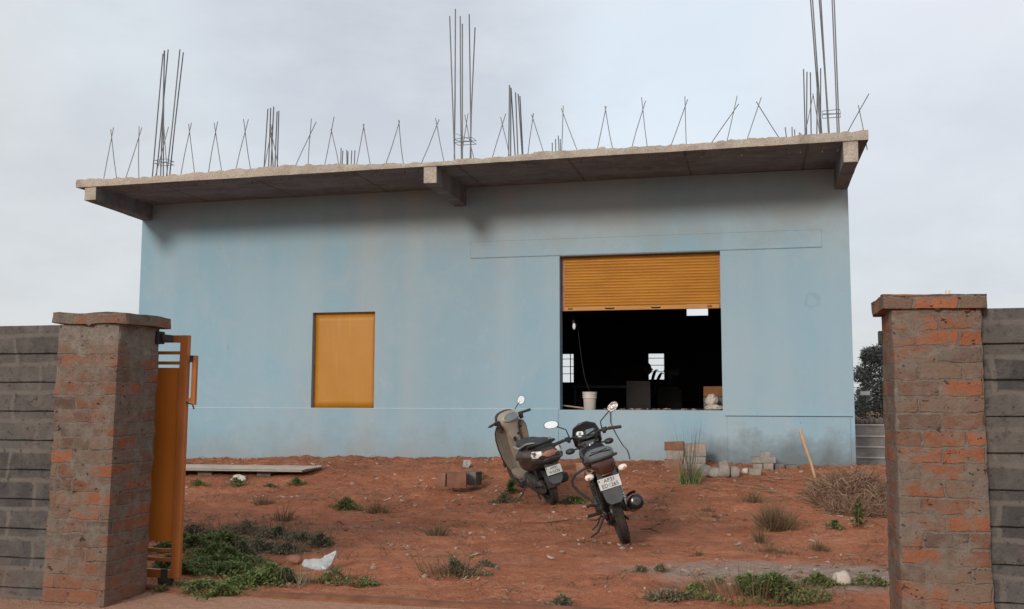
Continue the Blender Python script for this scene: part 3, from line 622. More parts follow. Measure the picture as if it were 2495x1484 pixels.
# large green and dull mat by the gate, seen as one mass
lob=[]
for (x,y,w) in ((470,1340,90),(560,1330,90),(520,1375,110),(460,1400,120),(560,1400,110),(640,1405,90),(480,1440,110),(430,1440,60),(400,1345,60),(415,1385,70),(520,1355,100),(600,1380,100),(440,1320,70),(560,1365,90),(540,1455,60),(600,1430,110),(660,1425,70),(520,1320,80),(700,1418,45)):
    c=gp(x,y); d=Vector((c.x,c.y,0)).dot(cf); lob.append((c.x,c.y,w/2430*d/2*1.05,w/2430*d/2*1.15))
lob+=[(lob[2][0],lob[2][1],lob[2][2]*1.5,lob[2][3]*1.6)]
vs,fs=leaf_mass(None,0,0,.095,34000,.033,lob)
tag(raw('green_ground_cover',vs,fs,leaf_g),'dense green creeping weeds spreading beside the orange gate end','ground cover',kind='stuff')
lob=[]
for (x,y,w) in ((470,1305,90),(540,1298,90),(610,1298,90),(680,1310,90),(740,1318,70),(780,1330,50),(640,1340,80),(700,1345,70),(590,1355,50),(720,1425,60),(660,1305,60)):
    c=gp(x,y); d=Vector((c.x,c.y,0)).dot(cf); lob.append((c.x,c.y,w/2430*d/2*1.05,w/2430*d/2*1.3))
vs,fs=leaf_mass(None,0,0,.085,15000,.030,lob)
for _ in range(500):
    lx,ly,lr,lry=random.choice(lob); x=lx+rnd(-1,1)*lr; y=ly+rnd(-1,1)*lry
    blade(vs,fs,V(x,y,gz(x,y)),V(rnd(-.5,.5),rnd(-.5,.5),1).normalized(),rnd(.08,.2),.006,.1)
tag(raw('dull_ground_cover',vs,fs,leaf_d),'dull purple grey withered weeds behind the green patch near the gate','ground cover',kind='stuff')
clump('green weed clump below the white plastic bag, left of a drier clump',842,1420,145,.11,2400,.032)
clump('grey green weed clump mixed with dry stalks, between bag and motorcycle',1100,1400,175,.12,2000,.030,leaf_d,220)
clump('small dark weed tuft just right of the mixed grey green clump',1185,1378,45,.06,260,.035,leaf_d)
clump('bright green weed clump in the middle of the left yard',842,1240,92,.12,1400,.030,leaf_g,40)
clump('small green weed at the foot of the white paper before the sheets',575,1182,60,.13,500,.04,leaf_g,20)
clump('low green weed right of the paper below the sheet end',722,1184,58,.09,380,.036)
clump('low green weed beside the gate handle, under the sheet stack',484,1184,60,.08,360,.036)
clump('tiny green weed between the two weeds under the sheets',655,1186,32,.06,160,.034)
clump('green weed strip on the ground between scooter and motorcycle',1400,1226,80,.09,650,.036,leaf_g,30)
clump('grassy green weed patch under the left side of the scooter',1225,1228,75,.09,560,.036,leaf_d,110)
clump('light green upright weed touching the front wheel of the scooter',1245,1205,24,.19,260,.05,leaf_b)
clump('small weed behind the brown block left of the scooter',1168,1168,52,.09,320,.036)
clump('grey green weed clump at the bottom edge, left of the large green one',1628,1457,108,.09,1500,.030,leaf_d,50)
clump('largest green weed clump at the bottom, before the grey sand patch',1845,1452,300,.13,8500,.032,leaf_g,60)
clump('green weed strip lying around the pale round stone',1998,1425,108,.055,1000,.030)
clump('green weed under the redder pillar, right of the pale stone',2120,1428,88,.07,900,.032)
clump('tiny grey weed left of the grey sand, upper of a close pair',1560,1398,30,.05,150,.034,leaf_d)
clump('tiny grey weed left of the grey sand, flatter of a close pair',1608,1396,36,.04,150,.034,leaf_d)
clump('tiny dark weed at the very bottom below the motorcycle',1370,1480,90,.07,400,.036,leaf_d)
clump('bluish green leafy plant standing before the brush heap',2092,1286,26,.30,150,.055,leaf_b,0,.7)
clump('small green weed left of the leafy plant by the brush heap',2035,1290,44,.08,260,.036)
tuft('large dry grass tuft before the brush heap on the right',1890,1290,105,.34,900)
tuft('small upright dry tuft just below the large dry tuft',1852,1318,32,.20,160)
tuft('faint pale grass tuft behind and left of the large dry tuft',1835,1225,70,.2,220)
tuft('dry reddish grass tuft in the middle of the yard',1065,1306,70,.16,260)
tuft('thin dry tuft just right of the bright green clump',920,1250,75,.18,260)
tuft('thin dry stalks before the dull weed mat',690,1265,60,.24,130)
tuft('faint dry tuft on the left yard below the sheets',640,1230,80,.14,220)
tuft('small dry tuft left of the grey sand patch',1700,1350,28,.07,90)
tuft('dry tuft near the bare soil right of the motorcycle',1725,1245,50,.08,140)
tuft('small dry grey tuft at the left of the brush heap',1740,1262,34,.08,90)
tuft('short dry stubble at the right edge of the grey sand',1995,1335,70,.12,220)
tuft('dry grass growing along the top of the grey sand',1880,1345,190,.07,420)
# tall reedy weed at the block stack
c=gp(1680,1176); vs=[];fs=[]
for i in range(34):
    d=V(rnd(-.30,.22),rnd(-.1,.1),1).normalized(); blade(vs,fs,V(c.x+rnd(-.07,.07),c.y+rnd(-.06,.06),c.z-.01),d,rnd(.45,.95),.010,rnd(.0,.09))
k=len(fs)
for i in range(150):
    d=V(rnd(-.5,.5),rnd(-.5,.5),1).normalized(); blade(vs,fs,V(c.x+rnd(-.13,.13),c.y+rnd(-.08,.08),c.z-.01),d,rnd(.12,.34),.009,rnd(.05,.2))
me=bpy.data.meshes.new('tall_weed'); me.from_pydata([tuple(v) for v in vs],[],fs)
me.materials.append(island_mat('grey_stalk',[(.07,.07,.055),(.13,.12,.09),(.19,.165,.12)],.85,.15)); me.materials.append(leaf_g)
me.polygons.foreach_set('material_index',[0]*k+[1]*(len(fs)-k)); o=bpy.data.objects.new('tall_weed',me); col.objects.link(o)
tag(o,'tall thin reedy weed standing before the leaning block stack','weed')
# brush heap, straw, chips
c=gp(2088,1222); vs=[];fs=[]
mb=MB()
for i in range(500):
    a=rnd(0,6.283); r=random.random()**.55; x=c.x+math.cos(a)*r*.52; y=c.y+math.sin(a)*r*.95
    h=.36*(1-r*r)*(.6+.5*noise.noise((x*4,y*4,0))+.3)
    p=V(x,y,gz(x,y)+max(.01,h*random.random()**.5)); az=rnd(0,6.283); L=rnd(.10,.42); el=rnd(-.35,.55)
    d=V(math.cos(az)*math.cos(el),math.sin(az)*math.cos(el),math.sin(el))
    q=p+d*L*.5+V(0,0,.02); e=p+d*L+V(rnd(-.05,.05),rnd(-.05,.05),rnd(-.06,.02))
    r_=rnd(.0022,.0048); mb.tube([p,q,e],[r_,r_*.9,r_*.4],3,False)
for i in range(9000):
    a=rnd(0,6.283); r=random.random()**.5*(1+.25*noise.noise((math.cos(a)*2,math.sin(a)*2,4))); x=c.x+math.cos(a)*r*.56; y=c.y+math.sin(a)*r*1.0
    blade(mb.v,mb.f,V(x,y,gz(x,y)+max(0,.42*(1-r)*(.7+1.1*noise.noise((x*4.2,y*4.2,2))))*random.random()),V(rnd(-1,1),rnd(-1,1),rnd(.0,1.6)).normalized(),rnd(.07,.24),.009,.25)
mb.mi=[0]*len(mb.f)
o=raw('brush_heap',mb.v,mb.f,twig_m); tag(o,'heap of dry brown brushwood lying against the redder pillar','brushwood',kind='stuff')
vs=[];fs=[]
def strew(n,reg,L0,L1,W):
    for _ in range(n):
        if reg[0]=='px': p=gp(rnd(reg[1],reg[2]),rnd(reg[3],reg[4]))
        else:
            x,y=rnd(reg[1],reg[2]),rnd(reg[3],reg[4]); p=V(x,y,gz(x,y))
        az=rnd(-.6,.6)+(math.pi if random.random()<.5 else 0)
        if random.random()<.3: az=rnd(0,6.28)
        d=V(math.cos(az),math.sin(az),rnd(-.02,.10)); L=rnd(L0,L1); w=rnd(.5,1.3)*W
        s=V(-d.y,d.x,rnd(-.3,.3))*w*.5; e=p+d*L; e.z=gz(e.x,e.y)+.012; p=p+V(0,0,.012); m=(p+e)/2+V(rnd(-.02,.02),rnd(-.02,.02),rnd(0,.015))
        o=len(vs); vs.extend([p+s,p-s,m+s,m-s,e]); fs.extend([(o,o+1,o+3,o+2),(o+2,o+3,o+4)])
strew(260,('px',1620,2000,1150,1215),.06,.35,.012)
strew(14,('px',1850,2060,1185,1225),.5,1.1,.016)
strew(120,('px',1500,1640,1120,1160),.05,.22,.010)
strew(130,('px',460,1220,1105,1135),.05,.25,.012)
strew(90,('px',460,1150,1180,1300),.04,.18,.008)
strew(80,('px',1120,1330,1400,1475),.03,.14,.010)
strew(150,('px',1560,2140,1210,1400),.03,.2,.008)
strew(260,('xy',-8,1.5,7,14),.03,.14,.006)
tag(raw('straw_litter',vs,fs,straw_m),'dry straw and leaf scraps scattered over the red soil','straw',kind='stuff')
chip_m=island_mat('stone_chips',[(.16,.075,.05),(.24,.12,.085),(.34,.24,.19),(.12,.06,.045),(.40,.33,.27),(.20,.09,.06)],.9,.15)
mb=MB()
for i in range(6500):
    x,y=rnd(-9,1.9),7+8*random.random()**1.1
    if noise.noise((x*1.1,y*1.3,3.9))<rnd(-.15,.5): continue
    if random.random()<.25: y=rnd(14.2,14.95)
    r=.005+.026*random.random()**5
    mb.ball((x,y,gz(x,y)+r*.3),(r*rnd(.8,1.5),r*rnd(.8,1.3),r*rnd(.4,.8)),5,3)
tag(raw('gravel_chips',mb.v,mb.f,chip_m),'small stones and clods strewn over the red soil','gravel',kind='stuff')
white_m=island_mat('pale_scraps',[(.16,.08,.052),(.30,.20,.15),(.44,.37,.31),(.22,.12,.08),(.38,.29,.22)],.8,.2)
vs=[];fs=[]
for (x,y,w) in ((455,1270,26),(462,1295,14),(895,1366,16),(1140,1334,16),(1110,1341,12),(970,1272,16),(752,1450,26),(1410,1335,9),(1270,1205,12),(1776,1304,16),(1962,1270,18),(1985,1300,18),(1935,1215,16),(1800,1240,12),(1570,1440,8),(900,1240,12),(1000,1210,10),(1140,1228,10),(760,1220,14),(640,1210,12),(1340,1265,20),(1375,1265,16),(1700,1255,18),(1905,1218,12),(1660,1385,22),(1690,1392,26)):
    c=gp(x,y); d=Vector((c.x,c.y,0)).dot(cf); w=w/2430*d*.72
    o=len(vs); k=6; rr=[w*.5*rnd(.6,1.1) for _ in range(k)]
    tp=[V(c.x+rr[i]*math.cos(i*1.047),c.y+rr[i]*.8*math.sin(i*1.047),c.z+.004+rnd(0,.014)) for i in range(k)]
    vs+=tp+[p-V(0,0,.02) for p in tp]; fs.append(tuple(range(o,o+k)))
    for i in range(k): fs.append((o+i,o+k+i,o+k+(i+1)%k,o+(i+1)%k))
for _ in range(520):
    x,y=rnd(-8,1.7),rnd(7,14.6)
    if noise.noise((x*.9,y*1.1,8.8))<rnd(-.3,.3): continue
    w=rnd(.012,.045); o=len(vs); k=5; z=gz(x,y); rt=rnd(0,6); tl=rnd(-.3,.3)
    tp=[V(x+w*rnd(.5,1.2)*math.cos(rt+i*1.257),y+w*.6*rnd(.5,1.2)*math.sin(rt+i*1.257),z+.006+.012*random.random()+tl*w*math.cos(rt+i*1.257)) for i in range(k)]
    vs+=tp+[p-V(0,0,.012) for p in tp]; fs.append(tuple(range(o,o+k)))
    for i in range(k): fs.append((o+i,o+k+i,o+k+(i+1)%k,o+(i+1)%k))
tag(raw('pale_litter',vs,fs,white_m),'pale flakes of broken plaster and litter scattered over the soil','litter',kind='stuff')
vs=[];fs=[]
for _ in range(2600):
    x,y=rnd(-9,1.7),rnd(6.9,14.8)
    m=noise.noise((x*.8,y*.9,6.6))
    if m<rnd(-.25,.45) and not(y>13.9): continue
    for q in range(random.randint(4,13)):
        px_,py_=x+random.gauss(0,.05),y+random.gauss(0,.05)
        d=V(rnd(-1,1),rnd(-1,1),rnd(.05,.9)).normalized(); blade(vs,fs,V(px_,py_,gz(px_,py_)-.004),d,rnd(.03,.13),.005,rnd(.05,.35))
tag(raw('withered_grass',vs,fs,island_mat('withered_blade',[(.075,.045,.028),(.14,.085,.052),(.20,.125,.08),(.10,.08,.045),(.25,.17,.11)],.85,.1)),'sparse withered grass wisps all over the red soil','dead grass',kind='stuff')
# ------------------------------------------------------------------ loose things in the yard
gblk=pm('grey_block',(.19,.165,.145),(.30,.27,.235),8,.95,.6,50); rblk=pm('red_block',(.15,.068,.042),(.235,.115,.075),7,.93,.5,45); bblk=pm('brown_block',(.17,.085,.06),(.25,.135,.10),7,.93,.5,45); dblk=pm('dark_block',(.10,.09,.082),(.17,.15,.135),7,.95,.5,45)
def block(label,x0,y0,x1,y1,depth,mat,name='concrete_block',Y=None,rot=0,group='loose blocks in the yard',cat='block'):
    """front face given in photo pixels at distance Y"""
    if Y is None: c=gp((x0+x1)/2,y1); Y=c.y
    a=atY(x0,y1,Y); b=atY(x1,y0,Y)
    w,h=b.x-a.x,b.z-a.z; cx,cz=(a.x+b.x)/2,(a.z+b.z)/2
    mb=MB(); mb.box((0,0,0),(w,depth,h),None,.006)
    o=mb.build(name,mat,None,bevel=.008); o.location=(cx,Y+depth/2,cz); o.rotation_euler=(0,0,rot)
    return tag(o,label,cat,group)
YS=14.35
block('orange red block on top of the left block column',1619,1077,1665,1098,.2,rblk,Y=YS)
block('grey block in the middle of the left block column',1623,1098.5,1664,1120,.2,gblk,Y=YS-.02)
block('brown block at the bottom of the left block column',1617,1120.5,1662,1144,.22,bblk,Y=YS-.02)
block('thin pinkish block topping the right column behind the reeds',1668,1083,1718,1096,.2,pm('pinkish_block',(.26,.18,.14),(.36,.27,.215),7,.93,.5,45),Y=YS+.06)
block('long grey block second from the top behind the reeds',1667,1096.5,1720,1113,.2,gblk,Y=YS+.03)
block('grey block third from the top behind the reeds',1664,1113.5,1718,1130,.2,gblk,Y=YS)
block('lowest grey block of the column behind the reeds',1662,1130.5,1716,1148,.2,gblk,Y=YS-.02)
YB=14.5
block('small grey block on top of the second block pile',1852,1101,1877,1114,.16,gblk,Y=YB)
block('long flat slab carried by two grey blocks by the wall',1830,1114.5,1889,1129,.2,gblk,Y=YB-.01)
block('left grey block under the long flat slab',1833,1129.5,1857,1147,.18,gblk,Y=YB)
block('right grey block under the long flat slab',1860,1129.5,1884,1148,.18,gblk,Y=YB-.03)
block('darker block right beside the second block pile',1888,1131,1911,1148,.18,dblk,Y=YB+.03)
block('flat dark block furthest along the wall from the piles',1913,1133,1942,1147,.2,dblk,Y=YB+.1)
block('grey broken block lying before the second block pile',1822,1142,1852,1160,.16,gblk,Y=14.0,rot=.15)
block('orange brown block lying left of the scooter',1084,1152,1131,1189,.2,rblk,rot=.25,Y=12.3)
block('dark brown block against the left of the orange brown block',1069,1152,1088,1186,.22,bblk,rot=-.1,Y=12.45)
block('grey broken block half behind the orange brown block',1130,1150,1164,1182,.18,dblk,rot=-.2,Y=12.6)
block('pale orange brick standing behind the motorcycle side panel',1402,1128,1420,1166,.10,pm('pale_orange_brick',(.42,.22,.14),(.5,.29,.2),8,.9,.4,40),name='loose_brick',cat='brick',rot=.3)
def rock(label,px,py,w,h,mat,seed,name='grey_stone',cat='stone',group='rough stones by the wall',dk=1.0):
    c=gp(px,py); d=Vector((c.x,c.y,0)).dot(cf); rx=w/2430*d/2*1.15; rz=h/2430*d/2*1.15
    bm=bmesh.new(); bmesh.ops.create_icosphere(bm,subdivisions=3,radius=1)
    for v in bm.verts:
        p=v.co.copy(); n_=noise.noise(p*1.1+V(seed,0,0))*.35+noise.noise(p*2.6+V(0,seed,0))*.15+noise.noise(p*7)*.05
        q=p*(1+n_); m=max(abs(q.x),abs(q.y),abs(q.z)); q=q*(.78+.22*(1/m if m>0 else 1))
        v.co=V(q.x*rx,q.y*rx*.8*dk,q.z*rz)
    me=bpy.data.meshes.new(name); bm.to_mesh(me); bm.free(); me.materials.append(mat)
    me.polygons.foreach_set('use_smooth',[True]*len(me.polygons)); me.set_sharp_from_angle(angle=R(30))
    o=bpy.data.objects.new(name,me); col.objects.link(o); o.location=(c.x,c.y,c.z+rz*.85); return tag(o,label,cat,group)
rock('grey stone right at the foot of the reeds, first of the row',1718,1160,28,27,gblk,1)
rock('low grey stone second in the row after the reeds',1742,1162,31,24,gblk,2)
rock('tallest grey stone standing in the row by the wall',1764,1164,24,38,gblk,3)
rock('squat grey stone right of the tallest stone',1787,1162,28,24,gblk,4)
rock('small pale stone left of the broken grey block',1815,1155,14,12,pm('pale_stone',(.42,.38,.33),(.52,.47,.41),8,.9,.3,40),5)
rock('whitish lump behind the tallest stone of the row',1776,1128,14,12,pm('whitish_lump',(.5,.46,.42),(.62,.57,.52),8,.9,.3,40),6)
rock('pale rounded stone lying among weeds near the redder pillar',2053,1424,36,28,pm('pale_round_stone',(.42,.36,.30),(.54,.47,.40),5,.85,.3,30),7,'pale_boulder','stone',None)
rock('flat reddish brown stone left of the white plastic bag',714,1368,38,18,pm('red_stone',(.24,.105,.065),(.34,.16,.105),7,.9,.4,40),8,'flat_stone','stone',None)
# stick, cable
a=gp(1987,1174); b=atY(1949,1050,a.y+.35); d=(b-a)
mb=MB(); mb.tube([a-d*.03,a+d*.35+V(.008,0,0),a+d*.7,b],[.016,.019,.024,.026],8); o=mb.build('wooden_pole',pm('bare_wood',(.36,.23,.14),(.48,.33,.21),3,.8,.3,40,0,.2,5,(1,1,.3)),None,smooth=50); tag(o,'bare tapered wooden pole standing up against the blue wall','pole')
pts=[]
for (x,y,Y) in ((1400,775,15.6),(1408,806,15.55),(1412,840,15.5),(1417,880,15.45),(1424,920,15.4),(1437,955,15.3),(1444,985,15.25)): pts.append(atY(x,y,Y))
o=MB().tube(pts,.005,6).build('hanging_cable',pm('dusty_cable',(.022,.019,.016),(.035,.03,.025),8,.8),None,smooth=60); tag(o,'thin cable hanging down inside the open shop front','cable')
pts=[]
for (x,y) in ((1486,1001),(1487,1030),(1497,1052),(1506,1068),(1516,1084),(1526,1094),(1531,1106),(1533,1118)): pts.append(atY(x,y,14.965))
o=MB().tube(pts,.006,6).build('wall_cable',black_iron,None,smooth=60); tag(o,'thin black cable running down the blue wall behind the motorcycle','cable')
dktw=pm('dark_twig',(.09,.05,.032),(.15,.085,.055),9,.9)
pts=[gp(1260,1278)+V(0,0,.02),gp(1330,1280)+V(0,0,.03),gp(1390,1272)+V(0,0,.02),gp(1430,1276)+V(0,0,.02)]
o=MB().tube(pts,[.004,.006,.006,.003],5).build('long_twig',dktw,None); tag(o,'long thin twig lying left of the motorcycle stand','twig')
pts=[gp(1560,1297)+V(0,0,.02),gp(1585,1301)+V(0,0,.04),gp(1612,1309)+V(0,0,.015)]
mb=MB(); mb.tube(pts,[.006,.008,.004],5); mb.tube([pts[1],gp(1600,1292)+V(0,0,.05)],[.005,.003],5); o=mb.build('forked_twig',dktw,None); tag(o,'small forked twig lying right of the motorcycle wheel','twig')
# corrugated sheets raised off the soil
sm=pm('pale_fibre_cement',(.27,.245,.215),(.36,.325,.285),4,.9,.3,40)
c=gp(600,1163); sy=c.y
st_=wthing('sheet_stack','stack of pale corrugated sheets lying raised beside the gate','sheets',(c.x,sy,c.z))
xa=atY(300,1150,sy).x; xb=atY(742,1146,sy).x; zt=atY(768,1142,sy).z
for k in range(2):
    n=40; W=.62; up=[];N=n
    rg=[]
    for s_ in range(2):
        x=xa if s_==0 else xb-.04*(1-k)
        top=[V(x,sy+W*i/n,zt-.024*(1-k)-.010+.013*math.sin(i*2*math.pi/4)+(.0 if s_ else -.02)) for i in range(n+1)]
        rg.append(top+[p-V(0,0,.012) for p in reversed(top)])
    MB().loft(rg,True).build('corrugated_sheet',sm,st_,smooth=40)
for x in (xa+.3,(xa+xb)/2-.2,xb-.7): MB().box((x,sy+.34,c.z+.03),(.22,.4,max(.06,(zt-.06-c.z)*1.2)),None,.008).build('support_block',dblk,st_,bevel=.006)
# white bag and paper: crumpled closed sheets
def crumpled(name,label,cat,outline,thick,amp,mat,base,seed):
    """outline in metres (u along the photo's right, w upwards), lying tilted on the soil"""
    bm=bmesh.new(); vs=[bm.verts.new((u,0,w)) for u,w in outline]; bm.faces.new(vs)
    r=bmesh.ops.extrude_face_region(bm,geom=bm.faces[:]); 
    for v in [e for e in r['geom'] if isinstance(e,bmesh.types.BMVert)]: v.co.y+=thick
    bmesh.ops.triangulate(bm,faces=bm.faces[:]); 
    for _ in range(4): bmesh.ops.subdivide_edges(bm,edges=[e for e in bm.edges if e.calc_length()>.035],cuts=1,use_grid_fill=False); bmesh.ops.triangulate(bm,faces=bm.faces[:])
    bm.normal_update()
    for v in bm.verts:
        p=v.co; n_=noise.noise((p.x*14+seed,p.y*14,p.z*14))*amp+noise.noise((p.x*34,p.z*34,seed))*amp*.5
        v.co+=V(n_*.3,n_*1.6,n_*.4)
    bmesh.ops.recalc_face_normals(bm,faces=bm.faces)
    me=bpy.data.meshes.new(name); bm.to_mesh(me); bm.free(); me.materials.append(mat)
    o=bpy.data.objects.new(name,me); col.objects.link(o); o.location=base; o.rotation_euler=(R(-42),0,R(13)); return tag(o,label,cat)
bagm=NT('white_plastic_film'); bagm.b.inputs['Transmission Weight'].default_value=.15; bagm.bump(bagm.noise(30,4,.6),.4,.01); bagm=bagm.fin(C(.47,.48,.48),.45,0,.5)
c=gp(780,1392)
k=1/2430*Vector((c.x,c.y,0)).dot(cf)*1.12
out=[(-46,14),(-36,5),(-20,1),(0,-1),(15,-2),(19,10),(27,22),(32,38),(30,46),(18,40),(4,34),(-6,26),(-22,26),(-38,24)]
crumpled('plastic_bag','crumpled white plastic bag lying on the red soil near the weeds','plastic bag',[(u*k*.94,w*k*1.0) for u,w in out],.035,.02,bagm,c+V(0,0,.02),1)
c=gp(578,1172); k=1/2430*Vector((c.x,c.y,0)).dot(cf)
crumpled('crumpled_paper','crumpled whitish paper in weeds before the corrugated sheets','paper',[(-18*k,0),(-12*k,14*k),(2*k,18*k),(16*k,13*k),(20*k,2*k),(6*k,-3*k)],.05,.02,pm('dirty_paper',(.45,.41,.36),(.58,.53,.47),9,.9),c+V(0,0,.03),3)
c=gp(1135,1142); k=1/2430*Vector((c.x,c.y,0)).dot(cf)
crumpled('grey_rag','grey rag propped up by the wall left of the scooter','rag',[(-8*k,0),(-7*k,20*k),(0,26*k),(9*k,22*k),(12*k,12*k),(5*k,0)],.04,.02,pm('grey_cloth',(.25,.22,.20),(.38,.34,.31),9,.9),c+V(0,0,.02),5)
# ------------------------------------------------------------------ things in the shop front
bk=wthing('paint_bucket','white ribbed plastic bucket standing on the sill of the open front','bucket',(-2.43,15.22,1.222))
bm_=pm('bucket_plastic',(.50,.46,.41),(.60,.56,.51),6,.5,.05,30,0,.4); bd=pm('stained_bucket',(.30,.26,.22),(.46,.41,.36),5,.6,.05,30,0,.3,5,(1,1,.5))
bx,by,bz=-2.43,15.20,1.222
MB().lathe([(.0,0),(.086,.0),(.089,.01),(.098,.175),(.0,.176)],(bx,by,bz),n=28).build('bucket_body',bd,bk,smooth=40)
mb=MB(); pr=[(.098,.172)]
for i in range(3): z=.178+i*.028; pr+=[(.101,z),(.113,z+.003),(.113,z+.012),(.101,z+.016)]
pr+=[(.112,.262),(.112,.272),(.104,.272),(.098,.20),(.0,.20)]
mb.lathe(pr,(bx,by,bz),n=28); mb.build('bucket_rim',bm_,bk,smooth=40)
def lump(name,label,cat,c,r,mat,seed,rot=0):
    bm=bmesh.new(); bmesh.ops.create_icosphere(bm,subdivisions=4,radius=1)
    for v in bm.verts:
        p=v.co.copy(); n_=noise.noise(p*1.3+V(seed,0,0))*.3+noise.noise(p*3.1+V(0,seed,0))*.16+.05*math.sin(8*p.x+5*noise.noise(p*2))
        v.co=V(p.x*r[0],p.y*r[1],p.z*r[2])*(1+n_)
    me=bpy.data.meshes.new(name); bm.to_mesh(me); bm.free(); me.materials.append(mat); me.polygons.foreach_set('use_smooth',[True]*len(me.polygons))
    o=bpy.data.objects.new(name,me); col.objects.link(o); o.location=c; o.rotation_euler=(0,rot,0); return tag(o,label,cat)
sack=pm('beige_sacking',(.34,.29,.24),(.46,.41,.34),7,.95,.5,60)
lump('sack_bundle','beige rounded sack bundle at the lower right corner of the open front','sack',(-.60,15.25,1.375),(.085,.09,.10),sack,2)
lump('folded_sack','crumpled beige sack folded flat beneath the sack bundle','sack',(-.565,15.22,1.262),(.135,.10,.045),sack,6)
mb=MB(); mb.box((0,0,0),(.30,.20,.16),None,.004); o=mb.build('orange_crate',pm('dusty_orange',(.13,.05,.018),(.17,.07,.025),5,.8),None,bevel=.008); o.location=(-.58,15.62,1.50); tag(o,'dim orange box resting on dark box behind the beige sack','box')
mb=MB(); mb.box((0,0,0),(.34,.3,.2),None,.004); o=mb.build('dark_crate',raw_conc,None,bevel=.008); o.location=(-.56,15.62,1.316); tag(o,'dark box under the dim orange box behind the sack','box')
mb=MB(); mb.box((0,0,0),(.5,.06,.02),(0,.12,0)); o=mb.build('wooden_batten',pm('dull_batten',(.24,.165,.11),(.34,.25,.18),4,.85),None,bevel=.003); o.location=(-2.62,15.19,1.26); o.rotation_euler=(0,0,-.1); tag(o,'dull wooden batten lying on the sill left of the bucket','batten')
mb=MB()
for i in range(26):
    x=rnd(-2.2,-.75); mb.ball((x,15.17+rnd(0,.15),1.232),(rnd(.01,.05),rnd(.01,.03),rnd(.008,.02)),6,4)
o=raw('sill_rubble',mb.v,mb.f,twig_m); tag(o,'brown rubble crumbs along the sill of the open front','rubble',kind='stuff')
lb=wthing('lamp_bulb','unlit white energy saving bulb hanging inside the open front','bulb',(-2.93,15.45,2.6))
q=atY(1397,792,15.45)
mb=MB(); mb.ball((q.x+.008,15.45,q.z-.02),(.028,.028,.055),12,10); mb.build('bulb_glass',pm('milk_glass',(.8,.8,.8),(.84,.84,.84),4,.3,0,40,0,.5),lb,smooth=60)
mb=MB(); mb.lathe([(.02,0),(.022,.04),(.012,.05)],(q.x-.004,15.45,q.z+.03),n=12); mb.tube([(q.x-.004,15.45,q.z+.07),(q.x-.02,15.45,q.z+.9),(q.x-.02,16.5,4.6)],.004,5); mb.build('bulb_holder',black_iron,lb)
# bench, board and machine in the dark
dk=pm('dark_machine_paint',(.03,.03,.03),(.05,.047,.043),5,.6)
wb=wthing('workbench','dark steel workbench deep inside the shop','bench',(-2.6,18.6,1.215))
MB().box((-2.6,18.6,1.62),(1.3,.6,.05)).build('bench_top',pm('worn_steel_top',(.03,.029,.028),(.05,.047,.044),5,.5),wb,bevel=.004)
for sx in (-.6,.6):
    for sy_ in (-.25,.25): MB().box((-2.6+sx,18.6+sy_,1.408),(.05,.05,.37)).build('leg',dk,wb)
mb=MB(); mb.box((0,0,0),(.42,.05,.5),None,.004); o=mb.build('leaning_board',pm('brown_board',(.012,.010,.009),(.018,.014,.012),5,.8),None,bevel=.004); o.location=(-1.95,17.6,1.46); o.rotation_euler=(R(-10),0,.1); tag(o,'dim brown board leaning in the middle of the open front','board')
# person at work, seen as a dark silhouette against the rear window
psn=wthing('person','person in dark clothes sitting indoors with both hands raised before the rear window','person',(-2.15,20.5,1.215))
def skin(name,verts,edges,radii,mat,parent,sub=2,root=0):
    me=bpy.data.meshes.new(name); me.from_pydata([tuple(v) for v in verts],edges,[]); me.materials.append(mat)
    o=bpy.data.objects.new(name,me); col.objects.link(o); pin(o,parent)
    m=o.modifiers.new('skin','SKIN'); m.use_smooth_shade=True
    for i,r in enumerate(radii):
        d=me.skin_vertices[0].data[i]; d.radius=(r,r) if not isinstance(r,tuple) else r; d.use_root=(i==root)
    s=o.modifiers.new('sub','SUBSURF'); s.levels=s.render_levels=sub; return o
B=atY(1576,899,20.5)-V(.085,0,1.075)
def J(x,y,z): return B+V(x,y,z)
ve=[J(0,0,.50),J(.02,0,.66),J(.05,0,.82),J(.05,0,.90),J(.06,0,.97),   # pelvis..neck
    J(.0,-.17,.83),J(.13,-.23,.66),J(.21,-.15,.86),J(.235,-.09,1.00),     # right arm
    J(.0,.17,.83),J(.14,.23,.65),J(.27,.15,.82),J(.33,.07,.94),         # left arm
    J(.08,-.11,.46),J(.38,-.17,.66),J(.40,-.15,.36),J(.53,-.15,.315),
    J(.08,.11,.46),J(.38,.17,.66),J(.40,.15,.36),J(.53,.15,.315)]
ed=[(0,1),(1,2),(2,3),(3,4),(2,5),(5,6),(6,7),(7,8),(2,9),(9,10),(10,11),(11,12),(0,13),(13,14),(14,15),(15,16),(0,17),(17,18),(18,19),(19,20)]
ra=[.14,.13,.14,.06,.055,.065,.048,.032,.036,.065,.048,.032,.036,.09,.062,.045,.04,.09,.062,.045,.04]
for (h,sy_) in ((8,-1),(12,1)):           # fingers and thumb curled round the tool
    w=ve[h]
    for k in range(4):
        y=w.y+(k-1.5)*.020; b=len(ve)
        ve+=[V(w.x+.035,y,w.z+.03),V(w.x+.058+.004*(k%2),y,w.z+.055),V(w.x+.085,y,w.z+.045-.004*k)]
        ed+=[(h,b),(b,b+1),(b+1,b+2)]; ra+=[.010,.009,.008]
    b=len(ve); ve+=[V(w.x+.012,w.y-.04*sy_,w.z+.035),V(w.x+.045,w.y-.05*sy_,w.z+.065)]; ed+=[(h,b),(b,b+1)]; ra+=[.011,.009]
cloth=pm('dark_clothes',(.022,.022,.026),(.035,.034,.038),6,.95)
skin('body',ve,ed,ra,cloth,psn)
mb=MB(); hc=J(.085,0,1.075)
rg=[]
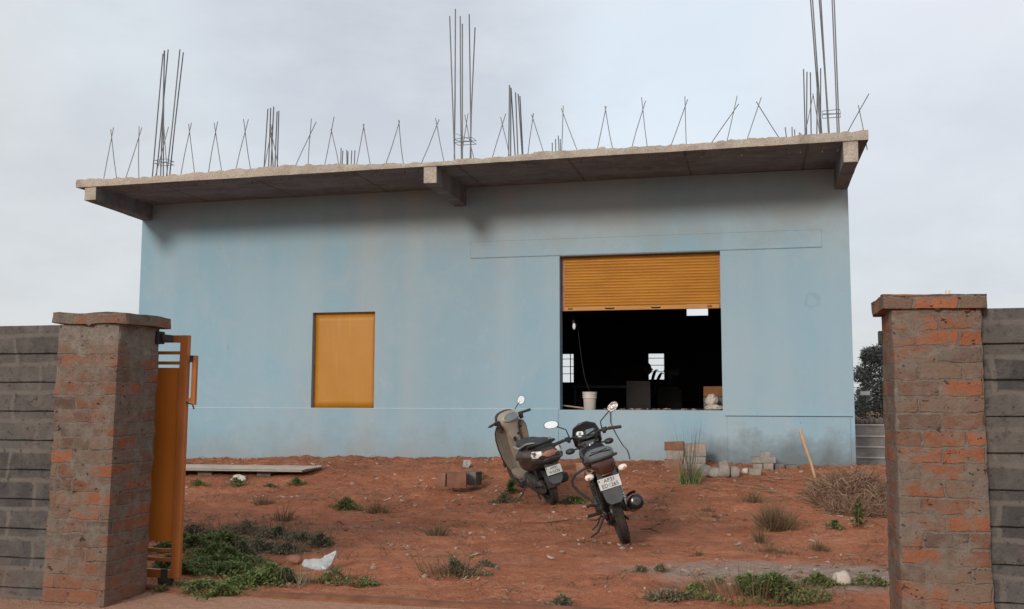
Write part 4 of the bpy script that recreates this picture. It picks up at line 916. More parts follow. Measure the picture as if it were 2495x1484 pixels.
for i in range(13):
    a=-math.pi/2+math.pi*i/12; r=math.cos(a)
    jaw=1-.28*max(0,-math.sin(a)); rg.append([hc+V(.095*r*math.cos(q)*(1 if math.cos(q)>0 else 1.05)+.012*(-math.sin(a)),.076*r*math.sin(q)*jaw,.118*math.sin(a)) for q in [2*math.pi*j/16 for j in range(16)]])
mb.loft(rg,False); mb.ball(hc+V(.098,0,-.012),(.022,.014,.026),8,6); mb.ball(hc+V(.0,.078,-.005),(.02,.01,.03),8,6); mb.ball(hc+V(.0,-.078,-.005),(.02,.01,.03),8,6); mb.ball(hc+V(.085,0,-.062),(.02,.026,.010),8,6)
for s_ in (-1,1): mb.ball(hc+V(.082,.03*s_,.008),(.012,.014,.009),8,6)
hd=mb.build('head',pm('shaded_skin',(.07,.045,.035),(.09,.06,.045),5,.7),psn,smooth=60)
mb=MB(); rg=[]
for i in range(8):
    a=-.05+1.62*i/7; r=math.cos(a); rg.append([hc+V(-.012+.102*r*math.cos(q),.086*r*math.sin(q),.012+.122*math.sin(a)) for q in [2*math.pi*j/16 for j in range(16)]])
mb.loft(rg,True); mb.build('hair',black_iron,hd,smooth=60)
sl=wthing('work_stool','low dark stool under the seated person','stool',(-2.12,20.5,1.215))
MB().lathe([(0,.07),(.17,.07),(.18,.095),(.17,.11),(0,.11)],(-2.175,20.5,1.215),n=20).build('stool_seat',dk,sl,smooth=40)
for a in (.8,2.4,3.9,5.5): MB().tube([(-2.175+.12*math.cos(a),20.5+.12*math.sin(a),1.288),(-2.175+.15*math.cos(a),20.5+.15*math.sin(a),1.215)],.014,6).build('leg',dk,sl)
mc=wthing('bench_machine','dark bench machine with an upright arm beside the seated person','machine',(-1.62,20.5,1.215))
mb=MB(); mb.box((-1.62,20.5,1.40),(.5,.5,.37)); mb.box((-1.64,20.5,1.615),(.40,.4,.06)); mb.build('machine_base',dk,mc,bevel=.02)
mb=MB(); mb.tube([(-1.62,20.5,1.64),(-1.64,20.5,1.76),(-1.60,20.5,1.90)],[.07,.05,.045],10); mb.box((-1.56,20.5,1.93),(.24,.12,.12)); mb.build('machine_arm',dk,mc,bevel=.01)
mb=MB(); mb.tube([(-1.69,20.5,1.92),(-1.73,20.5,1.97)],.012,6); mb.ball((-1.735,20.5,1.975),.022,8,6); mb.build('machine_lever',dk,mc)
# ------------------------------------------------------------------ beyond the side wall: hedge, sign board, tree
def tree(name,label,x,y,z,H,crown,n,L,mat,seed):
    random.seed(seed)
    tr=wthing(name,label,'tree',(x,y,z)); mb=MB()
    mb.tube([(x,y,z-.2),(x+.05*H*.1,y,z+H*.25),(x-.02*H,y,z+H*.5),(x,y,z+H*.72)],[H*.03,H*.024,H*.016,H*.006],8)
    for i in range(9):
        a=rnd(0,6.28); s_=z+H*rnd(.28,.6); mb.tube([(x,y,s_),(x+math.cos(a)*H*.12,y+math.sin(a)*H*.12,s_+H*.10),(x+math.cos(a)*H*.24,y+math.sin(a)*H*.24,s_+H*.2)],[H*.012,H*.008,H*.003],6)
    mb.build('trunk',pm('bark_'+name,(.07,.055,.045),(.12,.095,.075),4,.95,.5,20),tr,smooth=60)
    vs=[];fs=[]
    for (cx,cy,cz,r,rz) in crown:
        for _ in range(n):
            d=V(random.gauss(0,1),random.gauss(0,1),random.gauss(0,1)).normalized()*(random.random()**.45)
            p=V(x+(cx+d.x*r)*H,y+(cy+d.y*r)*H,z+(cz+d.z*rz)*H)
            if noise.noise(p*(5.5/H)+V(seed,0,0))<-.18: continue
            az=rnd(0,6.28); el=rnd(-.8,.8); dd=V(math.cos(az)*math.cos(el),math.sin(az)*math.cos(el),math.sin(el))
            leaf(vs,fs,p,dd,V(rnd(-.5,.5),rnd(-.5,.5),1),L*rnd(.6,1.4),L*.55)
    raw('crown',vs,fs,mat,tr); return tr
tl=island_mat('far_tree_leaf',[(.075,.082,.086),(.10,.108,.112),(.135,.142,.142),(.09,.102,.092)],.7,.2,.15)  # slight distance haze put into the leaf colours, lightened and blued
p=atY(2140,980,46)
cr_=[(-.02,0,.72,.20,.17),(-.13,.05,.60,.17,.13),(.12,0,.66,.2,.15),(.05,.1,.85,.15,.13),(-.10,-.05,.80,.12,.09),(-.08,0,.42,.20,.12),(.13,0,.46,.2,.13),(.28,0,.58,.14,.14),(-.17,0,.30,.10,.08),(.0,0,.30,.2,.10),(.2,.05,.32,.17,.1)]
tree('broadleaf_tree','dark broad tree rising behind the wall at the right of the building',p.x+.2,46,.05,4.15,cr_,1500,.17,tl,5)
p=atY(2093,985,52)
tree('slim_bush_tree','small greyish tree at the building corner left of the dark broad tree',p.x,52,.05,2.2,[(0,0,.55,.28,.3),(.1,0,.8,.16,.16),(-.1,0,.4,.2,.2)],500,.16,tl,8)
random.seed(21)
vs=[];fs=[]
for _ in range(5200):
    x=rnd(1.9,6.5); y=26+rnd(-.7,.7); z=.25+1.02*random.random()**.7+.12*noise.noise((x*2.2,0,1))
    az=rnd(0,6.28); el=rnd(-.6,.9); leaf(vs,fs,V(x,y,z),V(math.cos(az)*math.cos(el),math.sin(az)*math.cos(el),math.sin(el)),V(0,0,1),rnd(.06,.14),rnd(.03,.07))
o=raw('scrub_hedge',vs,fs,island_mat('dusty_hedge',[(.05,.045,.038),(.09,.085,.065),(.13,.12,.09),(.06,.075,.035)],.8,.15,.15)); tag(o,'dusty grey green hedge behind the low precast wall','hedge')
sg=wthing('sign_board','small blank white board standing above the hedge by the building corner','sign',(2.7,28,.2))
q=atY(2107,958,28); MB().box((q.x,28,q.z),(.24,.02,.10)).build('board',pm('white_board',(.72,.70,.66),(.78,.76,.72),5,.6),sg,bevel=.004)
MB().tube([(q.x,28.02,.1),(q.x,28.02,q.z)],.018,6).build('board_post',black_iron,sg)
# ------------------------------------------------------------------ two wheelers
random.seed(11)
rubber=pm('tyre_rubber',(.018,.017,.017),(.05,.036,.028),7,.85,.25,60); rubber_dust=pm('dusty_tyre',(.03,.024,.021),(.085,.05,.036),6,.9,.3,60)
blkpl=pm('black_plastic',(.016,.016,.018),(.03,.03,.031),6,.5,.08,80,0,.4); blkgl=pm('black_gloss_paint',(.008,.008,.010),(.018,.017,.018),5,.22,0,40,0,.5)
grypl=pm('grey_plastic',(.05,.052,.055),(.075,.075,.078),5,.6,.05,60,0,.3); alloy=pm('dark_alloy',(.05,.05,.05),(.09,.085,.08),8,.5,.05,50,.6,.4)
chrome=pm('dull_chrome',(.45,.45,.45),(.58,.57,.56),8,.25,0,40,.9,.5); eng_m=pm('engine_casing',(.04,.038,.036),(.085,.075,.068),9,.6,.2,60,.4)
seat_m=pm('seat_vinyl',(.03,.033,.036),(.055,.058,.06),4,.6,.12,120,0,.35); seat_g=pm('grey_seat_vinyl',(.085,.10,.105),(.13,.145,.15),4,.55,.12,120,0,.35); pipe_m=pm('pale_piping',(.18,.20,.20),(.25,.27,.27),8,.5)
mir=NT('mirror_glass'); mir=mir.fin(C(.88,.9,.92),.03,1.0,.5)
mirs=NT('cracked_mirror'); nn_=mirs.noise(55,4,.7); mirs.bump(nn_,.9,.02); mirs=mirs.fin(mirs.mix(mirs.ramp(nn_,.45,.6),C(.9,.88,.85),C(.42,.33,.27)),.2,.75,.5)
lens_c=pm('clear_lens',(.62,.58,.54),(.78,.75,.72),30,.2,.3,90,.0,.6); lens_a=pm('amber_lens',(.50,.16,.05),(.62,.25,.08),30,.25,.2,80,0,.5); lens_r=pm('red_tail_lens',(.035,.012,.007),(.065,.022,.011),12,.22,.1,60,0,.55)
plate_m=pm('number_plate_white',(.42,.42,.41),(.56,.56,.55),16,.5); ink=pm('plate_ink',(.03,.03,.035),(.05,.05,.055),9,.6)
dial_w=pm('dial_white',(.7,.7,.7),(.78,.78,.78),5,.4); dial_g=pm('lcd_grey',(.10,.13,.14),(.15,.19,.20),5,.3,0,40,0,.5); beige=pm('beige_inner_plastic',(.13,.102,.08),(.215,.17,.132),2.2,.65,.08,60); beige_l=pm('beige_trim_plastic',(.27,.225,.18),(.36,.30,.245),4,.5)
orange_st=pm('orange_body_stripe',(.38,.18,.10),(.52,.30,.2),8,.4)
def lettering(name,txt,size,M,mat,parent,spacing=1.05):
    cu_=bpy.data.curves.new('lettering','FONT'); cu_.body=txt; cu_.size=size; cu_.align_x='CENTER'; cu_.align_y='CENTER'; cu_.extrude=.0006; cu_.offset=size*.012; cu_.space_character=spacing
    to=bpy.data.objects.new('lettering_curve',cu_); col.objects.link(to); dg=bpy.context.evaluated_depsgraph_get(); me=bpy.data.meshes.new_from_object(to.evaluated_get(dg))
    bpy.data.objects.remove(to); me.transform(M); me.materials.clear(); me.materials.append(mat)
    o=bpy.data.objects.new(name,me); col.objects.link(o); o.parent=parent; return o
def number_plate(parent,c,w,h,tilt,l1,l2,s1,s2):
    """plate facing backwards (-Y), top leaning forward by tilt"""
    M=Matrix.Translation(c)@Matrix.Rotation(R(90)-tilt,4,'X')
    mb=MB(M); mb.box((0,0,0),(w,h,.003)); pl_=mb.build('number_plate',plate_m,parent,bevel=.0012)
    lettering('plate_lettering',l1,s1,M@Matrix.Translation((.006,h*.235,.0026)),ink,pl_); lettering('plate_lettering',l2,s2,M@Matrix.Translation((.0,-h*.23,.0026)),ink,pl_)
    mb=MB(M); mb.box((-w*.445,h*.31,.0018),(w*.06,h*.16,.0012)); mb.build('plate_emblem',grypl,pl_)
    return pl_
def tyre(parent,c,Ro,w,mat,M=None,axis=(1,0,0),knob=True):
    h=w/2; s=.72*w
    prof=[(-s,-h*.62),(-s*.45,-h*.95),(-s*.12,-h*.78),(-.003,-h*.35),(0,0),(-.003,h*.35),(-s*.12,h*.78),(-s*.45,h*.95),(-s,h*.62)]
    mb=MB(M); mb.torus(c,axis,Ro,prof,64)
    if knob:
        for i in range(44):
            a=2*math.pi*i/44
            for (dx,sg) in ((-h*.42,1),(h*.42,-1)):
                a2=a+(.07 if sg<0 else 0); d=V(0,math.cos(a2),math.sin(a2)); p=Vector(c)+d*(Ro-.0035)+V(dx,0,0)
                mb.box(p,(h*.55,.018,.008),(a2-math.pi/2+0,0,.45*sg))
    return mb.build('tyre',mat,parent,smooth=50)
def wheel(name,parent,c,Ro,w,rim_r,M=None,spokes=5,tm=None,label=None):
    mb=MB(M); c=Vector(c); hw=w*.34
    mb.torus(c,(1,0,0),rim_r,[(0,-hw),(.012,-hw-.004),(.014,-hw),(.0,-hw*.5),(-.002,hw*.5),(.014,hw),(.012,hw+.004),(0,hw),(-.018,hw*.6),(-.018,-hw*.6)],48)
    mb.lathe([(.0,-.055),(.06,-.05),(.065,-.02),(.06,.02),(.05,.055),(.0,.058)],c,(1,0,0),24)
    for i in range(spokes):
        a=2*math.pi*i/spokes
        for da in (-.11,.11):
            mb.tube([c+V(0,math.cos(a+da*2.2)*.05,math.sin(a+da*2.2)*.05),c+V(0,math.cos(a+da)*(rim_r-.012),math.sin(a+da)*(rim_r-.012))],[.016,.011],6)
    wo=mb.build(name,alloy,parent,smooth=40); tyre(wo,c,Ro,w,tm or rubber,M); return wo
def mirror_arm(parent,base,bend,head,size,ang,M,glass,facing=(0,-1,.05),up=(0,0,1),holder=blkpl):
    mb=MB(M); mb.tube([base,(Vector(base)*.55+Vector(bend)*.45),bend,(Vector(bend)*.35+Vector(head)*.65),head],[.0065,.0065,.006,.006,.006],8)
    f=Vector(facing).normalized(); r=Vector(up).cross(f).normalized(); u=f.cross(r); r,u=r*math.cos(ang)+u*math.sin(ang),u*math.cos(ang)-r*math.sin(ang)
    def el(k,off): return [Vector(head)-f*off+r*math.copysign(abs(math.cos(2*math.pi*j/24))**.85,math.cos(2*math.pi*j/24))*size[0]*k+u*math.copysign(abs(math.sin(2*math.pi*j/24))**.85,math.sin(2*math.pi*j/24))*size[1]*k for j in range(24)]
    mb.loft([el(.45,.032),el(.85,.024),el(1,.008),el(1,-.002),el(.93,-.004)],True)
    a=mb.build('mirror',holder,parent,smooth=45)
    mb=MB(M); mb.loft([el(.90,-.0045),el(.90,-.0062)],True); mb.build('mirror_glass',glass,a)
    return a
def stand_on(root,Prear,Pfront_guess,heading,wb,lean):
    """heading: rotation about +Z of the +Y forward axis"""
    f=V(-math.sin(heading),math.cos(heading),0); pf=V(Prear.x,Prear.y,0)+f*wb
    z0=gz(Prear.x,Prear.y); z1=gz(pf.x,pf.y); pitch=math.atan2(z1-z0,wb)
    root.matrix_world=Matrix.Translation((Prear.x,Prear.y,z0+.004))@Matrix.Rotation(heading,4,'Z')@Matrix.Rotation(pitch,4,'X')@Matrix.Rotation(-lean,4,'Y')
# ---------------- motorcycle
mo=thing('motorcycle','black commuter motorcycle leaning on its side stand, seen from behind','motorcycle')
SP=V(0,.955,.86); SA=V(0,-math.sin(R(26)),math.cos(R(26)))
MS=Matrix.Translation(SP)@Matrix.Rotation(R(-4),4,SA)@Matrix.Translation(-SP)
wheel('rear_wheel',mo,(0,0,.305),.305,.098,.225); wheel('front_wheel',mo,(0,1.27,.30),.30,.082,.225,MS,5,rubber_dust)
# frame, swingarm, shocks, chain case
mb=MB()
mb.tube([(0,.93,.86),(0,.86,.70),(0,.80,.42),(0,.62,.24),(0,.42,.24)],.02,8); mb.tube([(0,.92,.84),(0,.6,.73),(0,.35,.66)],.022,8)
for s in (-1,1):
    mb.tube([(.03*s,.4,.68),(.09*s,.12,.70),(.095*s,-.16,.73),(.05*s,-.26,.74)],.013,8); mb.tube([(.06*s,.36,.36),(.09*s,.14,.60),(.095*s,.0,.70)],.012,8)
mb.build('frame',blkpl,mo,smooth=60)
mb=MB()
for s in (-1,1): mb.tube([(.085*s,-.03,.305),(.085*s,.15,.31),(.07*s,.40,.33)],[.018,.02,.02],8)
mb.tube([(-.09,0,.305),(.09,0,.305)],.012,8); mb.build('swingarm',blkpl,mo,smooth=60)
for s in (-1,1):
    mb=MB(); mb.tube([(.112*s,.0,.31),(.112*s,.12,.66)],.011,8)
    sp=[]; 
    for i in range(90):
        k=i/89; c=V(.112*s,.0+.12*(.18+.68*k),.31+.35*(.18+.68*k)); a=k*9*2*math.pi; sp.append(c+V(.024*math.cos(a),.024*math.sin(a)*.94,-.024*math.sin(a)*.3))
    mb.tube(sp,.0042,5); mb.build('shock_absorber',chrome if s>0 else alloy,mo,smooth=60)
mb=MB(); mb.loft([ring(-.105,y,z,.016,h,3,12) for y,z,h in ((-.08,.305,.03),(-.06,.305,.055),(.05,.31,.052),(.3,.325,.045),(.42,.33,.06),(.47,.33,.03))]); mb.build('chain_case',blkgl,mo,smooth=45)
mb=MB(); mb.loft([ring(0,y,z,w,h,4,16) for y,z,w,h in ((.10,.55,.06,.06),(.16,.52,.085,.17),(.34,.50,.09,.22),(.46,.52,.08,.20))]); mb.build('air_box',blkpl,mo,smooth=40)
# engine and exhaust
mb=MB(); mb.loft([ring(0,y,z,w,h,3,16) for y,z,w,h in ((.36,.32,.07,.07),(.42,.33,.12,.11),(.55,.34,.135,.125),(.66,.35,.10,.11),(.70,.36,.06,.06))])
for i in range(7): mb.box((0,.665+.02*i*.3,.47+i*.022),(.17-.006*abs(i-3),.16,.010),(R(-12),0,0))
mb.lathe([(0,.1),(.085,.1),(.09,.13),(.07,.155),(0,.158)],(0,.52,.34),(1,0,0),22); mb.lathe([(0,-.16),(.08,-.155),(.088,-.13),(.085,-.1),(0,-.1)],(0,.50,.34),(1,0,0),22)
mb.build('engine',eng_m,mo,smooth=40)
mb=MB(); pp=[(.02,.80,.50),(.05,.86,.40),(.09,.80,.26),(.13,.62,.20),(.155,.40,.22),(.17,.22,.27)]
mb.tube(pp,.018,10); ex=mb.build('exhaust_pipe',pm('rusty_pipe',(.06,.04,.03),(.13,.08,.055),9,.6,.1,50,.5),mo,smooth=60)
mb=MB(); a=V(.17,.24,.27); b=V(.185,-.30,.375); d=(b-a).normalized(); Ln=(b-a).length
mb.lathe([(.02,0),(.045,.03),(.063,.09),(.068,.2),(.070,Ln-.05),(.066,Ln-.012),(.058,Ln),(.05,Ln+.006),(.0,Ln+.006)],a,d,24)
mu=mb.build('muffler',blkgl,mo,smooth=40)
mb=MB(); mb.lathe([(.0,Ln+.0065),(.034,Ln+.0065),(.036,Ln+.012),(.02,Ln+.016),(.018,Ln+.03),(.010,Ln+.03),(.010,Ln+.015),(0,Ln+.015)],a,d,20); mb.build('muffler_end_cap',grypl,mu,smooth=40)
mb=MB(); mb.loft([[p+V(.045,0,.035) for p in r_] for r_ in [ring(.17,y,z,.020,.028,3,12) for y,z in ((.12,.30),(-.05,.335),(-.2,.365))]]); mb.build('heat_shield',grypl,mu,smooth=45)
# tank, seat, side panels, tail
mb=MB(); mb.loft([ring(0,y,z,w,h,2.6,24,hd) for y,z,w,h,hd in ((.40,.76,.06,.03,.07),(.43,.765,.10,.055,.10),(.55,.785,.13,.09,.12),(.70,.80,.145,.115,.13),(.82,.80,.135,.115,.12),(.90,.80,.095,.085,.09),(.93,.80,.05,.04,.05))])
tk=mb.build('fuel_tank',blkgl,mo,smooth=60,subsurf=1); mb=MB(); mb.lathe([(0,0),(.038,0),(.036,.012),(0,.014)],(0,.72,.91),(0,-.15,1),20); mb.build('fuel_cap',chrome,tk,smooth=40)
mb=MB()
mb.loft([ring(0,y,z,w,h,2.8,24,hd) for y,z,w,h,hd in ((.47,.785,.06,.02,.03),(.43,.79,.10,.03,.04),(.30,.785,.125,.035,.05),(.15,.79,.135,.04,.055),(.03,.825,.138,.065,.07),(-.12,.845,.138,.075,.075),(-.22,.852,.13,.07,.07),(-.268,.85,.11,.05,.055),(-.285,.845,.08,.03,.04))])
se=mb.build('seat',seat_g,mo,smooth=60,subsurf=1)
mb=MB()
for k,(w,z0,y0) in enumerate(((.108,.884,-.282),(.082,.900,-.262))):
    mb.tube([(-w-.02,.02,z0-.03),(-w-.012,-.14,z0-.008),(-w,-.22,z0-.01),(-w*.85,y0,z0-.004),(0,y0-.008,z0+.004-.012*k),(w*.85,y0,z0-.004),(w,-.22,z0-.01),(w+.012,-.14,z0-.008),(w+.02,.02,z0-.03)],.005,6)
mb.build('seat_piping',blkpl,se,smooth=60)
for s in (-1,1):
    mb=MB(); P=[(.10*s,.42,.70),(.135*s,.30,.72),(.14*s,.10,.735),(.115*s,-.14,.755),(.09*s,-.27,.77),(.085*s,-.27,.72),(.11*s,-.12,.68),(.135*s,.1,.60),(.13*s,.3,.56),(.10*s,.42,.60)]
    mb.prism(P,(0,0,0),(-.03*s,0,0)); sp_=mb.build('side_panel',blkgl,mo,bevel=.010,smooth=40)
    mb=MB(); mb.prism([(.138*s,.28,.705),(.142*s,.10,.72),(.12*s,-.13,.738),(.097*s,-.245,.755),(.098*s,-.245,.735),(.121*s,-.13,.705),(.142*s,.10,.67),(.139*s,.28,.67)],(.004*s,0,0),(-.006*s,0,0)); mb.build('panel_stripe',orange_st,sp_)
mb=MB(); mb.loft([ring(0,y,z,w,h,3,20) for y,z,w,h in ((-.10,.755,.10,.05),(-.24,.765,.098,.052),(-.30,.765,.092,.048))]); tc=mb.build('tail_cowl',blkgl,mo,smooth=45)
mb=MB(); mb.loft([[V(x*(1.12 if z>.75 else .86),y,z) for x,y,z in map(tuple,ring(0,yy,zz,w,h,4.5,24))] for yy,zz,w,h in ((-.29,.757,.098,.060),(-.330,.752,.095,.057),(-.348,.749,.088,.050),(-.352,.748,.06,.03))]); tl_=mb.build('tail_lamp',lens_r,mo,smooth=45)
mb=MB(); mb.loft([ring(0,y,z,w,h,3,16) for y,z,w,h in ((-.325,.685,.055,.014),(-.352,.683,.05,.012),(-.358,.683,.03,.006))]); mb.build('plate_lamp',lens_r,tl_,smooth=45)
mb=MB(); mb.tube([(-.12,.02,.80),(-.15,-.10,.815),(-.145,-.24,.825),(-.10,-.30,.825),(0,-.312,.825),(.10,-.30,.825),(.145,-.24,.825),(.15,-.10,.815),(.12,.02,.80)],.0115,8); mb.build('grab_rail',blkpl,mo,smooth=60)
# rear mudguard, plate, lamps
mb=MB(); rg=[]
for i in range(11):
    a=R(35+i*12.0); d=V(0,math.cos(a),math.sin(a)); c=V(0,0,.305)+d*.352; w=.075
    rg.append([c+V(-w,0,0)-d*.05,c+V(-w,0,0),c+V(-w*.5,0,0)+d*.018,c+V(w*.5,0,0)+d*.018,c+V(w,0,0),c+V(w,0,0)-d*.05,c+V(w*.9,0,0)-d*.05,c+V(w*.85,0,0)-d*.006,c+V(-w*.85,0,0)-d*.006,c+V(-w*.9,0,0)-d*.05])
mb.loft(rg); mb.build('rear_mudguard',blkpl,mo,smooth=45)
mb=MB(); mb.prism([(-.085,-.352,.63),(.085,-.352,.63),(.088,-.385,.52),(.076,-.41,.455),(.045,-.418,.425),(-.045,-.418,.425),(-.076,-.41,.455),(-.088,-.385,.52)],(0,0,0),(0,.012,0)); mb.build('mud_flap',grypl,mo,bevel=.006,smooth=40)
mb=MB(); mb.prism([(-.09,-.33,.72),(.09,-.33,.72),(.10,-.355,.57),(-.10,-.355,.57)],(0,0,0),(0,.03,0)); mb.build('plate_carrier',blkpl,mo,bevel=.004)
number_plate(mo,V(0,-.374,.612),.198,.100,R(10),'AP31','ED1265',.046,.046)
for s in (-1,1):
    mb=MB(); mb.tube([(.07*s,-.27,.70),(.13*s,-.30,.70)],.010,8); mb.loft([ring(.155*s,y,.70,w,h,2.3,14) for y,w,h in ((-.27,.02,.014),(-.295,.036,.024),(-.32,.038,.026))]); ts=mb.build('turn_signal',blkpl,mo,smooth=45)
    mb=MB(); mb.loft([ring(.155*s,y,.70,w,h,2.3,14) for y,w,h in ((-.319,.042,.029),(-.340,.038,.026),(-.352,.02,.012))]); ln=mb.build('turn_signal_lens',lens_c,ts,smooth=45)
mb=MB(); mb.ball((.168,-.352,.695),(.016,.006,.014),10,6); mb.ball((-.165,-.352,.695),(.012,.006,.012),10,6); mb.build('amber_bulb',lens_a,mo)
# fork and front mudguard
for s in (-1,1):
    mb=MB(MS); mb.tube([(.085*s,1.27,.30),(.085*s,1.20,.45),(.085*s,1.135,.58)],[.026,.026,.024],10); mb.tube([(.085*s,1.135,.58),(.085*s,.955,.955)],.015,10); mb.build('fork_leg',alloy,mo,smooth=50)
mb=MB(MS); mb.box((0,.985,.90),(.22,.05,.03),(R(-26),0,0)); mb.box((0,1.06,.74),(.22,.05,.03),(R(-26),0,0)); mb.tube([(-.1,1.27,.30),(.1,1.27,.30)],.012,8); mb.build('fork_yoke',blkpl,mo,bevel=.006)
mb=MB(MS); rg=[]
for i in range(11):
    a=R(20+i*13); d=V(0,math.cos(a),math.sin(a)); c=V(0,1.27,.30)+d*.335; w=.058
    rg.append([c+V(-w,0,0)-d*.035,c+V(-w*.7,0,0)+d*.008,c+d*.014,c+V(w*.7,0,0)+d*.008,c+V(w,0,0)-d*.035,c+V(w*.9,0,0)-d*.035,c-d*.002,c+V(-w*.9,0,0)-d*.035])
mb.loft(rg); mb.build('front_mudguard',blkgl,mo,smooth=45)
# headlamp cowl, instruments
mb=MB(MS)
def cw(y,pts): return [V(x,y+dy,z) for x,z,dy in pts]
F_=[(x*1.12,z,d) for x,z,d in ((-.13,.985,0),(-.125,.90,0),(-.085,.83,0),(.085,.83,0),(.125,.90,0),(.13,.985,0),(.105,1.075,-.02),(.035,1.115,-.04),(-.035,1.115,-.04),(-.105,1.075,-.02))]
mb.loft([cw(1.02,F_),cw(1.06,[(x*1.04,(z-.96)*1.03+.96,dy) for x,z,dy in F_]),cw(1.14,[(x*.92,(z-.94)*.88+.94,dy) for x,z,dy in F_]),cw(1.20,[(x*.7,(z-.92)*.65+.92,dy*.5) for x,z,dy in F_])]); mb.build('headlamp_cowl',blkgl,mo,smooth=35,bevel=.01)
mb=MB(MS); mb.loft([ring(0,y,.91,w,h,2.4,20) for y,w,h in ((1.195,.075,.06),(1.215,.065,.05),(1.222,.03,.02))]); mb.build('headlamp',lens_c,mo,smooth=45)
mb=MB(MS@Matrix.Translation((0,.995,.995))@Matrix.Rotation(R(-28),4,'X')); mb.loft([[V(x*k,y_,z*k) for x,z in ((-.115,-.05),(-.09,-.065),(.09,-.065),(.115,-.05),(.115,.03),(.09,.062),(-.09,.062),(-.115,.03))] for y_,k in ((.03,1.0),(0,1.0),(-.012,.94))]); ic=mb.build('instrument_cluster',blkpl,mo,smooth=35)
MI=MS@Matrix.Translation((0,.995,.995))@Matrix.Rotation(R(-28),4,'X')
mb=MB(MI); mb.lathe([(.0,.0),(.036,0),(.036,.004),(.030,.006),(.0,.006)],(-.06,-.013,.012),(0,-1,0),28); dl=mb.build('dial',dial_w,ic,smooth=40)
mb=MB(MI); mb.lathe([(.0,.007),(.014,.007),(.012,.009),(0,.009)],(-.06,-.013,.012),(0,-1,0),16); mb.box((-.062,-.022,.012),(.026,.002,.003),(0,.5,0)); mb.build('dial_hub',dial_g,dl)
mb=MB(MI); mb.box((.045,-.014,.008),(.085,.006,.062)); mb.build('display',dial_g,ic,bevel=.004)
mb=MB(MI); mb.box((0,-.015,-.045),(.12,.006,.014)); mb.build('warning_lamps',chrome,ic,bevel=.002)
# handlebar
HB=V(0,.90,1.0)
mb=MB(MS); hb=[(-.345,.815,.985),(-.24,.85,.998),(-.13,.895,1.0),(-.075,.925,.965),(0,.935,.955),(.075,.925,.965),(.13,.895,1.0),(.24,.85,.998),(.345,.815,.985)]; mb.tube(hb,.0115,10); bar=mb.build('handlebar',blkpl,mo,smooth=60)
for s in (-1,1):
    mb=MB(MS); mb.tube([(.235*s,.852,.998),(.25*s,.847,.997),(.355*s,.812,.984),(.362*s,.81,.983)],[.019,.0165,.0165,.013],12); mb.build('grip',rubber,bar,smooth=50)
    mb=MB(MS); mb.tube([(.19*s,.90,.995),(.23*s,.905,.99),(.33*s,.87,.978),(.345*s,.866,.977)],[.008,.007,.006,.009],8); mb.build('brake_lever' if s>0 else 'clutch_lever',blkpl if s<0 else chrome,bar,smooth=60)
    mb=MB(MS); mb.box((.195*s,.868,1.0),(.05,.045,.045),(0,0,-.3*s)); mb.box((.185*s,.885,.975),(.035,.05,.03)); mb.build('switch_pod',blkpl,bar,bevel=.008)
    mb=MB(MS); mb.tube([(.10*s,1.0,.875),(.17*s,.99,.87)],.009,8); mb.loft([ring(.205*s,y,.865,w,h,2.2,14) for y,w,h in ((.965,.02,.012),(.985,.05,.03),(1.01,.05,.03),(1.03,.02,.012))]); mb.build('turn_signal',blkpl,mo,smooth=45)
mirror_arm(bar,(-.17,.885,1.005),(-.185,.88,1.10),(-.315,.875,1.185),(.076,.040),R(-8),MS,mir,(0,-1,.12))
mirror_arm(bar,(.17,.885,1.005),(.175,.88,1.085),(.335,.875,1.195),(.066,.042),R(28),MS,mirs,(0,-1,.05))
mb=MB(MS)
mb.tube([(-.17,.90,.985),(-.10,.98,1.0),(-.03,.97,.99),(.05,.96,.97),(.10,1.0,.90)],.006,6); mb.tube([(.17,.90,.985),(.09,.97,1.01),(.0,.95,.985),(-.05,.97,.93),(-.04,1.0,.82)],.006,6); mb.tube([(.15,.905,.98),(.07,.95,.93),(.03,.97,.85)],.0055,6); mb.build('control_cable',blkpl,mo,smooth=60)
mb=MB(MS); mb.box((.0,.965,.885),(.15,.03,.085),(R(20),0,0)); mb.box((-.055,.945,.885),(.025,.02,.075),(R(20),0,0)); mb.build('front_panel',grypl,mo,bevel=.008)
# crash guard, saree guard, pegs, stand
mb=MB(); mb.tube([(-.03,.72,.70),(-.12,.74,.69),(-.24,.77,.655),(-.285,.78,.60),(-.285,.78,.55),(-.24,.76,.47),(-.13,.73,.33),(-.06,.70,.28)],.013,10)
mb.tube([(.03,.72,.70),(.10,.74,.69),(.17,.76,.655),(.185,.77,.58),(.165,.76,.47),(.10,.73,.33),(.06,.70,.28)],.013,10); mb.build('crash_guard',blkpl,mo,smooth=60)
mb=MB()
for z in (.62,.50,.40): mb.tube([(-.13,.22,z),(-.14,.02,z-.01),(-.125,-.14,z-.02)],.006,6)
mb.tube([(-.13,.22,.66),(-.13,.22,.37),(-.14,.02,.36),(-.125,-.14,.38),(-.125,-.14,.64)],.008,6); mb.build('saree_guard',blkpl,mo,smooth=60)
for s in (-1,1):
    mb=MB(); mb.tube([(.10*s,.42,.27),(.25*s,.42,.275)],[.014,.017],8); mb.build('foot_peg',rubber,mo,smooth=50)
    mb=MB(); mb.tube([(.10*s,.20,.36),(.20*s,.17,.40),(.24*s,.16,.40)],[.012,.014,.014],8); mb.build('pillion_peg',rubber,mo,smooth=50)
mb=MB(); mb.tube([(-.11,.55,.22),(-.17,.60,.19),(-.22,.68,.20)],[.008,.007,.010],8); mb.tube([(-.12,.42,.25),(-.18,.55,.15),(-.24,.50,.13)],[.008,.008,.009],6); mb.build('gear_lever',alloy,mo,smooth=50)
